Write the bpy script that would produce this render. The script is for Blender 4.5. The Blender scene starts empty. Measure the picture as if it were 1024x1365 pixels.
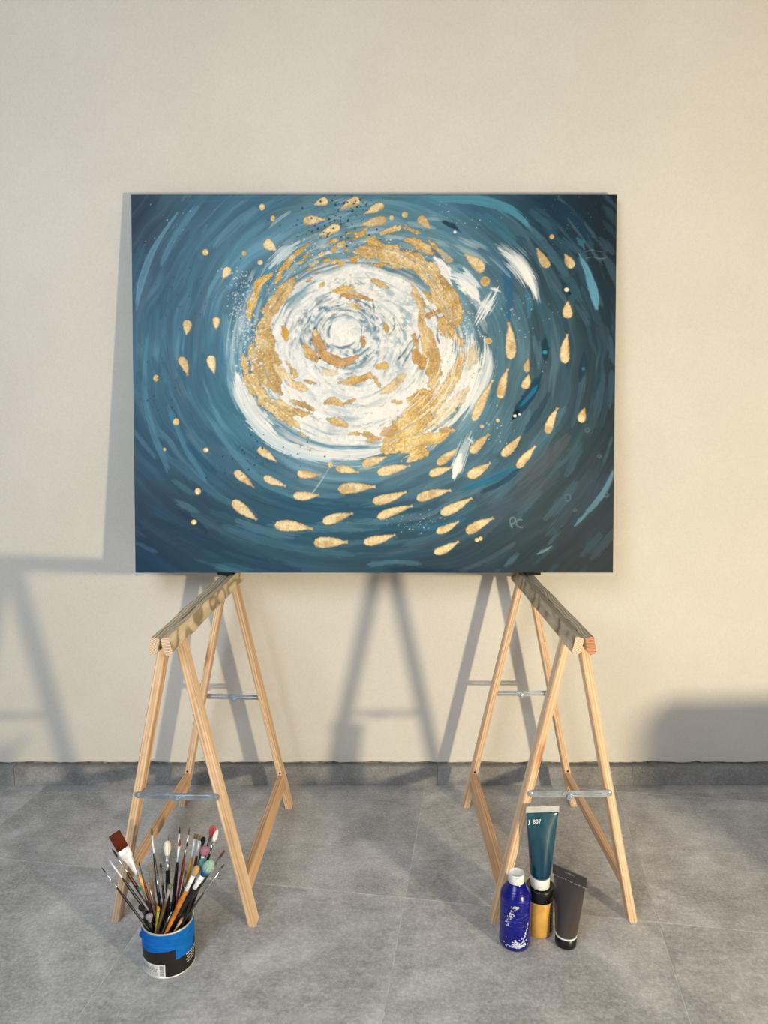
# Studio corner: a large acrylic painting on two sawhorses, with brushes and paints on a tiled floor.
PAINT_GAIN = 0.84
LIGHTS = [
 ('work_lamp', (1.80, -.5, .62), (-.1, 2.2, .9), .13, 69, (1.0, .83, .54)),
 ('warm_glow', (2.2, .4, 2.6), (1.2, 2.2, 2.2), 1.2, 7, (1.0, .66, .36)),
 ('left_lamp', (-1.0, -.5, .75), (-.2, 2.2, .6), .35, 3, (.95, .97, 1.0)),
 ('window_light', (-1.0, -.5, 2.2), (-.5, 1.2, 0), 1.4, 42, (.86, .94, 1.0)),
]
WORLD = ((.86, .94, 1.04), .195)
# ----------------------------------------------------------------- painting
import numpy as np
def lin(c):
    c = np.asarray(c, float) / 255.0
    return np.where(c <= .04045, c / 12.92, ((c + .055) / 1.055) ** 2.4)
def sstep(a, b, x):
    if np.ndim(a) == 0 and np.ndim(b) == 0 and a > b: return 1 - sstep(b, a, x)
    t = np.clip((x - a) / (b - a), 0, 1); return t * t * (3 - 2 * t)
def lattice(n, m, rng, wrap=False):
    g = rng.random((n, m))
    if wrap: g[:, -1] = g[:, 0]
    return g
def samp(g, a, b):
    """smooth bilinear lookup; a indexes rows, b columns (both float arrays)"""
    n, m = g.shape
    a = np.mod(a, n - 1); b = np.mod(b, m - 1)
    i = np.floor(a).astype(int); j = np.floor(b).astype(int)
    fa = a - i; fb = b - j; fa = fa * fa * (3 - 2 * fa); fb = fb * fb * (3 - 2 * fb)
    i2 = np.minimum(i + 1, n - 1); j2 = np.minimum(j + 1, m - 1)
    return (g[i, j] * (1 - fa) * (1 - fb) + g[i2, j] * fa * (1 - fb) + g[i, j2] * (1 - fa) * fb + g[i2, j2] * fa * fb)

class Painting:
    """an acrylic swirl painted stroke by stroke into colour, relief and foil maps"""
    def __init__(s, W, H, seed=7):
        s.W, s.H = W, H
        s.rng = np.random.default_rng(seed)
        v, u = np.mgrid[0:H, 0:W].astype(float)
        u /= (W - 1); v /= (H - 1)
        xl = 173 + 10 * v; xr = 826 - 13 * v
        s.x = xl + u * (xr - xl); s.y = 259 + v * 504
        s.sc = W / 653.0
        s.col = np.zeros((H, W, 3)); s.h = np.zeros((H, W)); s.gold = np.zeros((H, W))
        s.n1 = lattice(257, 257, s.rng); s.n2 = lattice(257, 257, s.rng)
    def noise(s, x, y, f, k=0):
        g = s.n1 if k % 2 == 0 else s.n2
        return samp(g, y * f + 17.3 * k + 40, x * f + 9.1 * k + 60)
    def fbm(s, x, y, f, o=4, k=0):
        t = 0; a = .5; w = 0
        for i in range(o):
            t = t + a * s.noise(x, y, f, k + i); w += a; a *= .55; f *= 2.03
        return t / w
    def win(s, x0, x1, y0, y1):
        j0 = int(max(0, (y0 - 259) / 504 * (s.H - 1) - 1)); j1 = int(min(s.H, (y1 - 259) / 504 * (s.H - 1) + 2))
        i0 = int(max(0, (x0 - 184) / 653 * (s.W - 1) - 8)); i1 = int(min(s.W, (x1 - 172) / 630 * (s.W - 1) + 8))
        return slice(j0, max(j0, j1)), slice(i0, max(i0, i1))
    def blend(s, sl, m, c, relief=0, gold=None):
        c = lin(c) if np.ndim(c) == 1 else c
        s.col[sl] = s.col[sl] * (1 - m[..., None]) + c * m[..., None]
        if relief: s.h[sl] = s.h[sl] + relief * m
        if gold is not None: s.gold[sl] = s.gold[sl] * (1 - m) + gold * m
    def poly(s, pts, pad):
        """signed lateral distance, 0..1 run along a smoothed polyline, in its window"""
        P = np.array(pts, float)
        if len(P) > 2:
            for _ in range(2):
                Q = [P[0]]
                for a, b in zip(P[:-1], P[1:]): Q += [a * .75 + b * .25, a * .25 + b * .75]
                Q.append(P[-1]); P = np.array(Q)
        sl = s.win(P[:, 0].min() - pad, P[:, 0].max() + pad, P[:, 1].min() - pad, P[:, 1].max() + pad)
        X = s.x[sl]; Y = s.y[sl]
        if X.size == 0: return sl, None, None, None, 0
        L = np.r_[0, np.cumsum(np.hypot(*(P[1:] - P[:-1]).T))]
        best = np.full(X.shape, 1e9); lat = np.zeros(X.shape); run = np.zeros(X.shape); over = np.zeros(X.shape)
        for k in range(len(P) - 1):
            a = P[k]; d = P[k + 1] - a; l = np.hypot(*d)
            if l < 1e-6: continue
            d = d / l
            t0 = (X - a[0]) * d[0] + (Y - a[1]) * d[1]; t = np.clip(t0, 0, l)
            q = (X - a[0]) * -d[1] + (Y - a[1]) * d[0]
            dd = np.hypot(X - a[0] - d[0] * t, Y - a[1] - d[1] * t)
            m = dd < best
            best = np.where(m, dd, best); lat = np.where(m, q, lat); run = np.where(m, L[k] + t, run)
        return sl, best, lat, run / L[-1], L[-1]
    def stroke(s, pts, w, c, a=1, bristle=.5, soft=1.2, rough=.25, relief=0, jit=10, grain=0, gold=None, taper=.5, k=0):
        w = np.atleast_1d(w).astype(float)
        sl, d, lat, t, L = s.poly(pts, w.max() * .75 + 3)
        if d is None: return
        ww = np.interp(t, np.linspace(0, 1, len(w)), w) / 2 if len(w) > 1 else w[0] / 2
        X = s.x[sl]; Y = s.y[sl]
        kk = k + int(s.rng.integers(0, 50))
        st = samp(s.n1, lat * 1.05 + kk * 3.1, t * L / 34 + kk) * .6 + samp(s.n2, lat * .42 + kk * 1.7, t * L / 50 + kk) * .4
        edge = (s.fbm(X, Y, .16, 3, kk) - .5) * 2 * rough * (ww + 2) + (st - .62) * bristle * (ww + 1) * .9
        endt = np.minimum(t, 1 - t) * L + (st - .5) * bristle * w.max() * 1.6
        tp = 1 - taper * (1 - sstep(0, max(6, w.max() * .9), endt))
        m = 1 - sstep(-soft, soft, d - ww * tp - edge)
        if bristle > 0:
            thr = bristle * (.22 + .6 * sstep(.2, 1, np.abs(lat) / (ww + .01)) + .45 * sstep(w.max() * 1.1, 0, endt))
            m = m * sstep(thr - .2, thr + .2, st + .08)
        if grain: m = m * sstep(grain - .1, grain + .1, s.fbm(X, Y, .7, 2, kk + 3) + .15)
        cc = lin(c)
        if jit:
            vv = 1 + (samp(s.n2, lat * .8 + kk, t * L / 30) - .5) * jit / 30
            cc = cc * vv[..., None]
        s.blend(sl, np.clip(m * a, 0, 1), cc, relief, gold)
    def goldcol(s, X, Y, c, k=0):
        n = s.fbm(X, Y, .45, 3, k + 5); n2 = s.noise(X, Y, 1.3, k + 8)
        v = .70 + .60 * n + .22 * (n2 - .5)
        lo = s.fbm(X, Y, .06, 2, k + 12)[..., None]
        g = (lin(c) * (1 - .5 * sstep(.5, .3, lo)) + lin((186, 150, 98)) * .5 * sstep(.5, .3, lo)) 
        g = (g * (1 - .5 * sstep(.52, .72, lo)) + lin((234, 212, 168)) * .5 * sstep(.52, .72, lo)) * v[..., None]
        sp = .7 * sstep(.76, .95, n2 * .6 + n * .5)
        return g * (1 - sp[..., None]) + lin((246, 222, 168)) * sp[..., None]
    def foil(s, pts, w, c=(212, 180, 124), a=1, rough=.5, holes=.33, soft=.9, k=0, relief=.6):
        w = np.atleast_1d(w).astype(float)
        sl, d, lat, t, L = s.poly(pts, w.max() * .9 + 4)
        if d is None: return
        ww = np.interp(t, np.linspace(0, 1, len(w)), w) / 2 if len(w) > 1 else w[0] / 2
        X = s.x[sl]; Y = s.y[sl]; kk = k + int(s.rng.integers(0, 60))
        e = (s.fbm(X, Y, .09, 2, kk) - .5) * 1.6 * rough * (ww + 3) + (s.fbm(X, Y, .4, 3, kk + 9) - .5) * 1.5 * rough * 6
        endt = np.minimum(t, 1 - t) * L
        m = 1 - sstep(-soft, soft, d - ww * (.65 + .35 * sstep(0, 8, endt)) - e)
        fl = s.fbm(X, Y, .33, 3, kk + 2) * .72 + .28 * (samp(s.n1, lat * .8 + kk, t * L / 22 + kk) * .6 + .4 * samp(s.n2, lat * .3 + kk, t * L / 30)) + .01
        rim = sstep(.3, 1.1, d / (ww + .01))
        m = m * sstep(holes - .06, holes + .06, fl + .06 - .12 * rim + .08)
        ed = np.clip(4 * m * (1 - m), 0, 1) * .35 * a
        gc = s.goldcol(X, Y, c, kk)
        stv = samp(s.n2, lat * .9 + kk * 2.3, t * L / 26 + kk)
        gc = gc * (.86 + .28 * stv)[..., None]
        s.blend(sl, m * a, gc, relief, 1.0 * a)
        s.col[sl] *= (1 - ed)[..., None]
        s.h[sl] += m * (stv - .5) * 1.2
    def fish(s, hx, hy, tx, ty, w, c=(232, 208, 162)):
        dx, dy = tx - hx, ty - hy; L = np.hypot(dx, dy) + 1e-6; ux, uy = dx / L, dy / L
        sl = s.win(min(hx, tx) - w, max(hx, tx) + w, min(hy, ty) - w, max(hy, ty) + w)
        X = s.x[sl]; Y = s.y[sl]
        if X.size == 0: return
        kk = int(s.rng.integers(0, 60))
        a = ((X - hx) * ux + (Y - hy) * uy) / L; b = (X - hx) * -uy + (Y - hy) * ux
        b = b + (s.rng.random() - .5) * .25 * w * np.sin(a * 3.1)
        t = np.clip(a, 0, 1)
        prof = np.interp(t, [0, .06, .18, .34, .5, .68, .82, .92, 1], [0, .34, .48, .5, .45, .34, .2, .09, .15 if L > 26 else .02]) * w
        e = (s.fbm(X, Y, .35, 2, kk) - .5) * 1.6
        bn = np.abs(b)
        out = np.maximum(bn - prof, np.maximum(-a, a - 1) * L) - e
        sh = 1 - sstep(-.2, 1.9, out)          # a thin dark edge where the thick paint sits
        s.blend(sl, sh * .35, (120, 110, 80))
        m = 1 - sstep(-.8, .7, out)
        g = s.goldcol(X, Y, c, kk)
        rimv = sstep(-2.6, -.6, out)
        g = g * (1 - .22 * sstep(.2, 1, rimv))[..., None]
        s.blend(sl, m, g, 1.1, 1.0)
        s.h[sl] += m * .5 * rimv
    def dot(s, x, y, r, c, a=1, relief=.3, gold=None):
        sl = s.win(x - r - 2, x + r + 2, y - r - 2, y + r + 2)
        X = s.x[sl]; Y = s.y[sl]
        if X.size == 0: return
        d = np.hypot(X - x, (Y - y) * (.8 + .4 * s.rng.random()))
        m = (1 - sstep(r - .6, r + .6, d)) * a
        s.blend(sl, m, s.goldcol(X, Y, c) if gold else c, relief, gold)

def paint_swirl(W, H):
    p = Painting(W, H); R = p.rng; x, y = p.x, p.y
    # underpainting: large soft fields of blue
    gx = np.array([176, 260, 340, 420, 500, 580, 660, 740, 824.]); gy = np.array([259, 330, 400, 470, 540, 610, 680, 763.])
    G = np.array([
     [(54,78,104),(72,110,136),(72,118,144),(92,134,154),(84,136,156),(78,130,156),(60,108,134),(38,72,92),(36,58,72)],
     [(64,86,110),(82,126,152),(90,140,166),(120,160,176),(130,165,178),(100,140,160),(72,112,134),(44,78,96),(38,60,76)],
     [(70,110,140),(76,122,148),(95,142,168),(140,176,190),(150,180,190),(130,165,180),(86,126,146),(58,94,110),(40,68,84)],
     [(74,124,150),(70,118,144),(92,144,168),(150,182,196),(160,186,196),(140,172,186),(92,130,148),(66,98,114),(42,70,86)],
     [(68,114,140),(62,108,134),(82,142,166),(150,186,200),(160,186,198),(140,172,188),(92,130,146),(64,96,112),(44,70,86)],
     [(58,94,120),(60,102,128),(68,116,142),(112,150,172),(106,150,170),(92,130,150),(70,106,126),(62,92,106),(44,70,88)],
     [(54,78,102),(52,82,106),(52,92,116),(48,98,124),(48,94,118),(58,92,112),(62,94,110),(64,84,98),(46,70,88)],
     [(38,74,106),(46,82,108),(52,94,118),(56,96,118),(50,86,106),(50,80,98),(50,76,92),(44,68,82),(40,62,78)]], float)
    G = lin(G)
    def bic(xx, yy):
        fx = np.interp(xx, gx, np.arange(9)); fy = np.interp(yy, gy, np.arange(8))
        i = np.clip(np.floor(fy).astype(int), 0, 6); j = np.clip(np.floor(fx).astype(int), 0, 7)
        a = (fy - i); b = (fx - j); a = (a * a * (3 - 2 * a))[..., None]; b = (b * b * (3 - 2 * b))[..., None]
        return (G[i, j] * (1 - a) + G[i + 1, j] * a) * (1 - b) + (G[i, j + 1] * (1 - a) + G[i + 1, j + 1] * a) * b
    CX, CY = 478., 462.
    wob = (p.fbm(x, y, .012, 3, 2) - .5)
    dx = (x - CX) / 1.16; dy = (y - CY); r = np.hypot(dx, dy); th = np.arctan2(dy, dx)
    rw = r + wob * 22
    base = bic(x + 26 * (p.fbm(x, y, .02, 2, 5) - .5), y + 26 * (p.fbm(x, y, .02, 2, 9) - .5))
    ua = (th + np.pi) / (2 * np.pi)
    def ring_noise(f, n):
        g = lattice(257, n + 1, p.rng, True)
        return samp(g, rw / f + 31, ua * n)
    s1 = ring_noise(3.1, 22); s2 = ring_noise(9.0, 12); s3 = ring_noise(1.25, 34)
    st = .36 * s1 + .42 * s2 + .22 * s3 - .5
    amp = .95 * sstep(300, 120, r) * .6 + .48
    base = base * (1.0 - .22 * sstep(.62, 1.25, np.hypot((x - 490) / 330, (y - 500) / 260)))[..., None]
    base = base * (1 - .30 * sstep(590, 820, x) - .06 * sstep(640, 780, y))[..., None]  # paint darkened to the right and below to offset the lamp's light
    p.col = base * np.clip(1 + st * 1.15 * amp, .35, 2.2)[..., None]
    lightb = sstep(.60, .82, .5 * s2 + .5 * s1)
    p.col = p.col * (1 - .26 * lightb[..., None]) + lin((130, 172, 192)) * (.26 * lightb[..., None]) * sstep(330, 200, r)[..., None] + p.col * (.26 * lightb[..., None]) * sstep(200, 330, r)[..., None]
    p.h += (s3 - .5) * .35 + (s1 - .5) * .3
    # loose flow strokes
    def arc(r0, t0, dt, asp=1.16):
        tt = np.linspace(t0, t0 + dt, 5)
        return [(CX + np.cos(q) * (r0 + k * 1.5) * asp, CY + np.sin(q) * (r0 + k * 1.5)) for k, q in enumerate(tt)]
    pal = [(40,84,112),(52,110,138),(84,136,160),(112,160,182),(34,66,88),(66,120,146),(96,148,170),(28,76,102),(90,104,122)]
    for i in range(620):
        r0 = 120 + 290 * R.random() ** .9; t0 = R.random() * 6.283; dt = (16 + 60 * R.random()) / r0 * 1.1
        px_, py_ = CX + np.cos(t0) * r0 * 1.16, CY + np.sin(t0) * r0
        if not (165 < px_ < 835 and 250 < py_ < 775): continue
        bc = bic(np.array([px_]), np.array([py_]))[0]
        c = pal[R.integers(len(pal))]; mix = .26 + .2 * R.random()
        if px_ > 690 or (px_ < 250 and (py_ < 330 or py_ > 660)): mix *= .55
        cl = bc * (1 - mix) + lin(c) * mix
        cs = np.where(cl <= .0031308, cl * 12.92, 1.055 * cl ** (1 / 2.4) - .055) * 255
        p.stroke(arc(r0, t0, dt), 4 + 11 * R.random(), cs, a=.65, bristle=.55, jit=12, relief=.15)
    B = p.stroke
    # named blue strokes
    B([(235,283),(205,325),(187,370),(181,410)], [4,11,7], (110,164,188), .6, .9)
    B([(262,275),(232,310),(214,350)], 10, (92,146,172), .6, .6)
    B([(250,268),(300,264),(360,262)], 9, (66,116,146), .5, .8)
    B([(196,440),(190,520),(205,580),(228,630)], [7,11,8], (96,152,178), .4, .9)
    B([(225,540),(245,590),(275,640)], 9, (84,142,170), .55, .6)
    B([(300,420),(306,480),(322,520)], 12, (120,170,192), .5, .6)
    B([(285,560),(310,600),(345,640),(400,662)], 11, (92,150,174), .5, .6)
    B([(250,590),(275,616),(288,628)], 9, (36,84,116), .6, .4)
    B([(205,690),(260,715),(330,748),(400,760)], [10,22,12], (34,66,92), .7, .4)
    B([(240,680),(262,694),(276,708)], 8, (34,64,86), .8, .4)
    B([(350,655),(410,676),(500,684),(560,678)], [8,18,10], (38,86,112), .75, .4)
    B([(470,700),(560,705),(640,690),(700,660)], [6,16,8], (44,92,116), .6, .5)
    B([(300,700),(380,730),(470,740)], 12, (70,116,142), .5, .6)
    B([(490,752),(525,748),(560,752)], 7, (84,130,152), .6, .5)
    B([(545,700),(580,704),(620,690)], 7, (54,120,150), .6, .5)
    B([(628,645),(680,625),(720,590),(745,560)], [10,16,8], (66,116,140), .6, .6)
    B([(612,652),(650,640),(690,620)], [5,9,4], (34,116,152), .9, .5)
    B([(640,655),(672,640),(702,612)], [5,9,4], (26,72,100), .85, .4)
    B([(700,605),(730,570),(752,540)], 10, (90,126,146), .5, .6)
    B([(690,640),(730,612),(756,580)], 22, (98,98,106), .45, .5)
    B([(640,690),(690,664),(740,630)], 26, (84,88,98), .4, .5)
    B([(740,700),(772,660),(796,600)], 18, (52,66,80), .6, .4)
    B([(818,622),(806,650),(782,680),(764,700)], [4,9,7,3], (98,146,166), .8, .5)
    B([(714,738),(726,732),(732,728)], 5, (120,160,176), .7, .5)
    B([(560,265),(620,262),(672,272),(700,290),(710,306)], [10,16,14,6], (84,150,176), .85, .55, relief=.4)
    B([(640,285),(668,300),(690,325)], 14, (64,118,144), .6, .5)
    B([(588,292),(604,300),(616,308)], [4,9,4], (26,56,74), .9, .5)
    B([(520,258),(600,276),(650,320),(676,362)], [8,18,12], (76,120,146), .55, .6)
    B([(716,264),(748,276),(774,296),(785,318)], [8,20,22,10], (24,58,82), .9, .3, rough=.15, relief=.5)
    B([(772,316),(778,322),(781,330)], [6,11,5], (60,118,146), .8, .4)
    B([(774,336),(785,358),(792,380),(797,408)], [3,9,13,8], (98,160,188), .92, .35, rough=.15, relief=.7)
    B([(803,370),(812,388),(811,404)], [5,12,6], (24,52,72), .75, .3)
    B([(760,290),(790,330),(806,350)], 4, (90,120,134), .4, .7)
    B([(676,345),(680,385),(679,420)], [10,15,10], (46,100,140), .8, .4)
    B([(703,385),(708,402),(706,420)], [7,11,6], (70,136,168), .55, .5)
    B([(728,444),(727,462),(727,480)], [4,11,5], (16,56,78), .9, .25, relief=.4)
    p.dot(727, 467, 3, (44,150,176))
    B([(779,468),(778,488),(773,506)], [5,12,6], (22,54,74), .75, .3)
    p.dot(778, 489, 2.4, (40,120,140))
    B([(800,480),(797,505),(790,525)], [4,9,5], (30,56,72), .6, .3)
    B([(722,495),(708,522),(690,545),(683,556)], [6,14,16,8], (14,66,90), .95, .3, relief=.9)
    B([(716,512),(704,528),(694,538)], 5, (30,120,160), .9, .4)
    B([(690,545),(684,554)], 9, (8,22,34), .95, .2, relief=.6)
    B([(734,518),(718,548),(698,574)], [4,10,6], (30,70,92), .7, .4)
    p.dot(686, 552, 2.2, (235,240,240)); p.dot(692, 550, 1.6, (225,232,235))
    B([(750,370),(757,384),(758,396)], [4,9,5], (20,60,76), .8, .5)
    p.dot(757, 384, 3.2, (236,226,200)); p.dot(761, 389, 2, (20,30,36))
    for k in range(70):
        a0 = 4.1 + R.random() * 1.5; r0 = 128 + R.random() * 66
        B(arc(r0, a0, (14 + 26 * R.random()) / r0), 4 + 8 * R.random(), [(150,184,200),(120,160,182),(172,196,206),(84,136,160)][R.integers(4)], .5, .9, soft=2)
    for k in range(110):
        a0 = R.random() * 6.28; r0 = 128 + R.random() * 34
        B(arc(r0, a0, (14 + 26 * R.random()) / r0, 1.08), 3 + 7 * R.random(), [(150,184,200),(120,164,186),(186,206,216),(96,144,168)][R.integers(4)], .45, .9, soft=2)
    # ---------- the white whirl
    fbw = p.fbm(x, y, .05, 4, 11); fbf = p.fbm(x, y, .25, 3, 14)
    wx = (x - 478) / 131; wy = (y - 474) / 131
    wr = np.hypot(wx, wy)
    tw = .5 * ring_noise(2.2, 24) + .5 * ring_noise(5.5, 15)
    m = 1 - sstep(.86, 1.06, wr + (tw - .5) * .42 + (fbw - .5) * .12)
    tx = p.fbm(x, y, .5, 3, 44)
    wcol = lin((248, 247, 245)) * (1 - .11 * sstep(.62, .36, fbf) - .09 * sstep(.6, .34, tx))[..., None]
    cool = (sstep(.5, .68, p.fbm(x, y, .045, 4, 51)) * .2 + .22 * sstep(.58, .72, tw))[..., None]
    wcol = wcol * (1 - cool) + lin((206, 214, 222)) * cool 
    warm = sstep(.5, .8, p.fbm(x, y, .02, 2, 21)) * .5
    wcol = wcol * (1 - warm[..., None]) + lin((252, 246, 234)) * warm[..., None]
    p.blend((slice(None), slice(None)), m * .96, wcol, 1.2)
    p.h += m * (fbf - .5) * 3.4 + m * (tw - .5) * 2.4 + m * (tx - .5) * 1.6
    # bluish-grey streaks inside the white
    bl = sstep(.54, .74, .5 * ring_noise(3.4, 19) + .5 * fbw) * m * sstep(.35, .6, p.fbm(x, y, .03, 2, 40))
    p.blend((slice(None), slice(None)), bl * .6, (150, 172, 184), -.2)
    # the hollow around the eye of the whirl
    er = np.hypot((x - 458) / 1.12, y - 441)
    et = np.arctan2(y - 441, x - 458)
    es = .16 * ring_noise(3.4, 14) + .84 * p.fbm(x, y, .22, 3, 31)
    ring = sstep(19, 27, er + (fbf - .5) * 10) * (1 - sstep(42, 58, er + (fbw - .5) * 26))
    p.blend((slice(None), slice(None)), ring * sstep(.40, .66, es) * .85, (140, 168, 182), -.6)
    for k in range(150):     # bluish drags circling the eye
        a0 = R.random() * 6.28; r0 = 18 + R.random() * 38
        pts = [(458 + np.cos(a0 + q) * r0 * 1.12, 441 + np.sin(a0 + q) * r0) for q in np.linspace(0, (8 + 16 * R.random()) / r0, 4)]
        cc = [(118,150,168),(150,178,192),(92,128,148),(236,238,238),(244,243,240)][R.integers(5)]
        p.stroke(pts, 1.5 + 3.5 * R.random(), cc, .7, .8, relief=.3)
    dk = ring * sstep(.60, .72, es)
    p.blend((slice(None), slice(None)), dk * .6, (70, 108, 128), -.3)
    band = np.exp(-((x - 538 + (y - 440) * .16) / 13) ** 2) * sstep(380, 410, y) * (1 - sstep(480, 515, y))
    p.blend((slice(None), slice(None)), band * sstep(.38, .6, es) * .85, (146, 176, 192), -.3)
    band = np.exp(-((np.hypot(x - 470, y - 455) - 78) / 8) ** 2) * sstep(.3, -.6, np.sin(et + .4))
    p.blend((slice(None), slice(None)), band * sstep(.5, .68, es) * .55, (150, 168, 178), -.2)
    for q in range(5):
        B([(452 + 5*q, 428 + 3*q), (448 + 6*q, 440 + 2*q), (458 + 5*q, 452)], 4, (248, 246, 242), .85, .5, relief=1)
    for k in range(90):      # thick curls of white
        a0 = R.random() * 6.28; r0 = 8 + R.random() * 100
        pts = [(466 + np.cos(a0 + q) * r0 * 1.05, 452 + np.sin(a0 + q) * r0) for q in np.linspace(0, 9 / (r0 + 8) + .12, 4)]
        B(pts, 2 + 4 * R.random(), (244, 243, 240), .6, .5, relief=1.4)
    for k in range(150):      # fine shadow cracks in the paste
        a0 = R.random() * 6.28; r0 = 40 + R.random() * 80
        pts = [(470 + np.cos(a0 + q) * (r0 + 5 * R.random()), 460 + np.sin(a0 + q) * (r0 + 5 * R.random())) for q in np.linspace(0, 14 / (r0 + 8), 4)]
        B(pts, .9 + .6 * R.random(), (120, 132, 142), .55, .4, rough=.7, relief=-.8)
    for k in range(22):      # grey-blue scuffs lying in the white
        a0 = R.random() * 6.28; r0 = 60 + R.random() * 55
        pts = [(472 + np.cos(a0 + q) * r0, 466 + np.sin(a0 + q) * r0) for q in np.linspace(0, (14 + 26 * R.random()) / r0, 4)]
        B(pts, 3 + 8 * R.random(), (172, 190, 202), .5, 1.0, soft=2, relief=.1)
    B([(440,478),(462,490),(488,484),(502,468)], [5,11,10,5], (126,156,172), .6, .9, soft=2)
    B([(478,424),(496,436),(503,456)], [6,12,6], (146,172,186), .55, .9, soft=2)
    B([(424,452),(418,440),(424,424)], [5,9,5], (128,158,174), .6, .9, soft=2)
    for pts in ([(556,446),(545,456),(540,466),(528,480)], [(564,440),(552,458),(536,486)], [(498,402),(500,414),(494,422)], [(525,422),(527,434),(521,442)], [(586,430),(582,444),(586,455)]):
        B(pts, 1.8, (84, 98, 108), .85, .2, rough=.5, relief=-1)
    # big white brush marks
    WHT = (240, 239, 236)
    B([(316,496),(322,525),(342,556),(372,582)], [12,26,22,12], WHT, .95, .5, relief=.6)
    B([(330,560),(370,592),(425,606),(470,604)], [8,18,14,8], WHT, .85, .75, relief=.4)
    B([(322,540),(350,580),(400,604),(440,610)], [6,14,10], (200,218,226), .7, .8)
    B([(308,470),(305,510),(322,548)], [6,13,8], (150,186,204), .45, .9, soft=2.5)
    B([(420,600),(470,606),(520,596)], [10,16,8], WHT, .8, .7)
    B([(398,322),(378,334),(360,352)], [10,18,12], (206,222,230), .75, .75)
    B([(352,365),(336,385),(324,410)], [8,14,8], (160,190,204), .55, .8)
    B([(334,392),(322,430),(318,465)], [16,26,16], (176,198,212), .5, .9, grain=.55, soft=3)
    B([(580,342),(594,358),(603,378)], [8,17,14,6], WHT, .96, .35, relief=.6)
    B([(600,366),(622,372),(636,392),(640,402)], [12,26,18,6], (228,234,238), .85, .55)
    B([(612,372),(630,384),(640,398)], [8,13,8], WHT, .95, .4, relief=.5)
    B([(620,356),(634,372),(642,384)], 6, (215,225,232), .8, .85)
    B([(662,384),(650,406),(636,430)], [14,22,10], (240,242,242), .75, .95)
    B([(656,382),(668,386)], 6, WHT, .7, .7); B([(640,400),(655,412)], 5, WHT, .7, .8)
    B([(664,324),(694,348),(712,374),(718,398)], [12,34,30,12], (196,210,220), .6, .9, soft=4)
    B([(668,330),(694,350),(710,374),(716,392)], [10,26,24,10], (226,232,236), .8, .85, soft=2)
    B([(680,338),(698,354),(712,382)], [6,15,9], WHT, .9, .7, relief=.4)
    B([(690,340),(706,362),(716,392)], [3,8,5], WHT, .8, .9, relief=.3)
    B([(664,326),(684,336)], 14, (180,198,210), .5, .8, soft=3)
    B([(600,448),(594,470),(585,492)], [22,34,24], WHT, .97, .3, relief=.7)
    B([(628,455),(626,490),(606,530),(580,556)], [20,34,30,14], (240,240,236), .85, .75, relief=.4)
    B([(648,448),(652,480),(640,515),(612,552)], [10,22,22,8], (222,230,234), .75, .95)
    B([(655,470),(648,510),(620,555)], [4,14,8], WHT, .6, 1.0)
    B([(600,560),(570,590),(560,600)], 16, (214,216,208), .5, .9)
    B([(626,574),(618,592),(608,622),(604,636)], [10,20,22,10], (205,216,222), .7, .95)
    B([(614,604),(609,620),(604,634)], [8,15,8], WHT, .95, .45, relief=.5)
    B([(622,580),(632,590),(636,604)], [3,6,3], (225,230,232), .6, .9)
    for k in range(90):     # dry white drag marks out of the whirl, lower right
        a0 = -.1 + R.random() * 1.1; r0 = 122 + R.random() * 46
        pts = [(474 + np.cos(a0 + q) * r0 * 1.04, 452 + np.sin(a0 + q) * r0) for q in np.linspace(0, (20 + 40 * R.random()) / r0, 4)]
        B(pts, 1.5 + 2.5 * R.random(), (240, 240, 234), .7, .8, soft=.7, relief=.3)
    for k in range(60):      # and along the lower left
        a0 = 1.3 + R.random() * 2.0; r0 = 140 + R.random() * 26
        pts = [(470 + np.cos(a0 + q) * r0 * 1.04, 462 + np.sin(a0 + q) * r0 * .98) for q in np.linspace(0, (20 + 50 * R.random()) / r0, 4)]
        B(pts, 1.2 + 2.2 * R.random(), (196, 214, 224), .45, .9, soft=.9, relief=.2)
    # ---------- gold foil
    F = p.foil; OG = (200, 156, 104); PG = (226, 206, 160); YG = (208, 174, 96)
    F([(412,323),(388,343),(374,360),(367,376)], [4,8,8,5], YG, holes=.2)
    F([(362,365),(347,373),(339,392),(332,424)], [6,12,12,6], (214,176,98), holes=.3)
    F([(392,367),(378,388),(361,410),(352,434),(353,462)], [8,20,20,22,26], holes=.40)
    F([(352,440),(353,465),(360,497),(374,521)], [26,30,28,10], (200,168,110), holes=.27)
    F([(336,460),(340,480),(352,505)], 14, (200,168,110), holes=.4)
    F([(324,470),(328,497),(346,525),(370,546),(400,569)], [6,15,16,18,7], holes=.24)
    F([(356,530),(374,536),(392,548)], [6,12,12], holes=.45)
    F([(366,484),(384,505),(406,514)], [9,11,12], (222,194,140), holes=.40)
    F([(388,532),(402,536),(417,543)], [5,7,7], (184,150,96), holes=.15); F([(393,545),(404,549),(418,548)], [5,9,5], holes=.3)
    F([(434,534),(446,532),(457,536)], [5,10,5], holes=.35); F([(439,557),(460,565)], [5,12,8], holes=.4)
    F([(458,536),(474,530)], 3, holes=.4)
    F([(398,573),(410,582)], 6); F([(467,576),(486,576),(504,584)], [4,8,5], holes=.42)
    F([(377,433),(379,442),(382,452)], [5,9,3], (222,170,70)); F([(382,480),(394,497)], [2,7], holes=.3)
    F([(407,506),(422,508)], [4,6,4], holes=.35)
    F([(420,438),(423,456),(437,475),(462,482),(475,473)], [7,12,14,13,7], OG, holes=.25)
    F([(406,459),(412,468),(422,479)], [8,14,8], (212,170,110), holes=.38)
    F([(434,493),(450,496)], 9, PG, .7, holes=.4)
    F([(452,508),(472,505),(492,499)], [6,12,9], (208,170,98), holes=.3)
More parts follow.
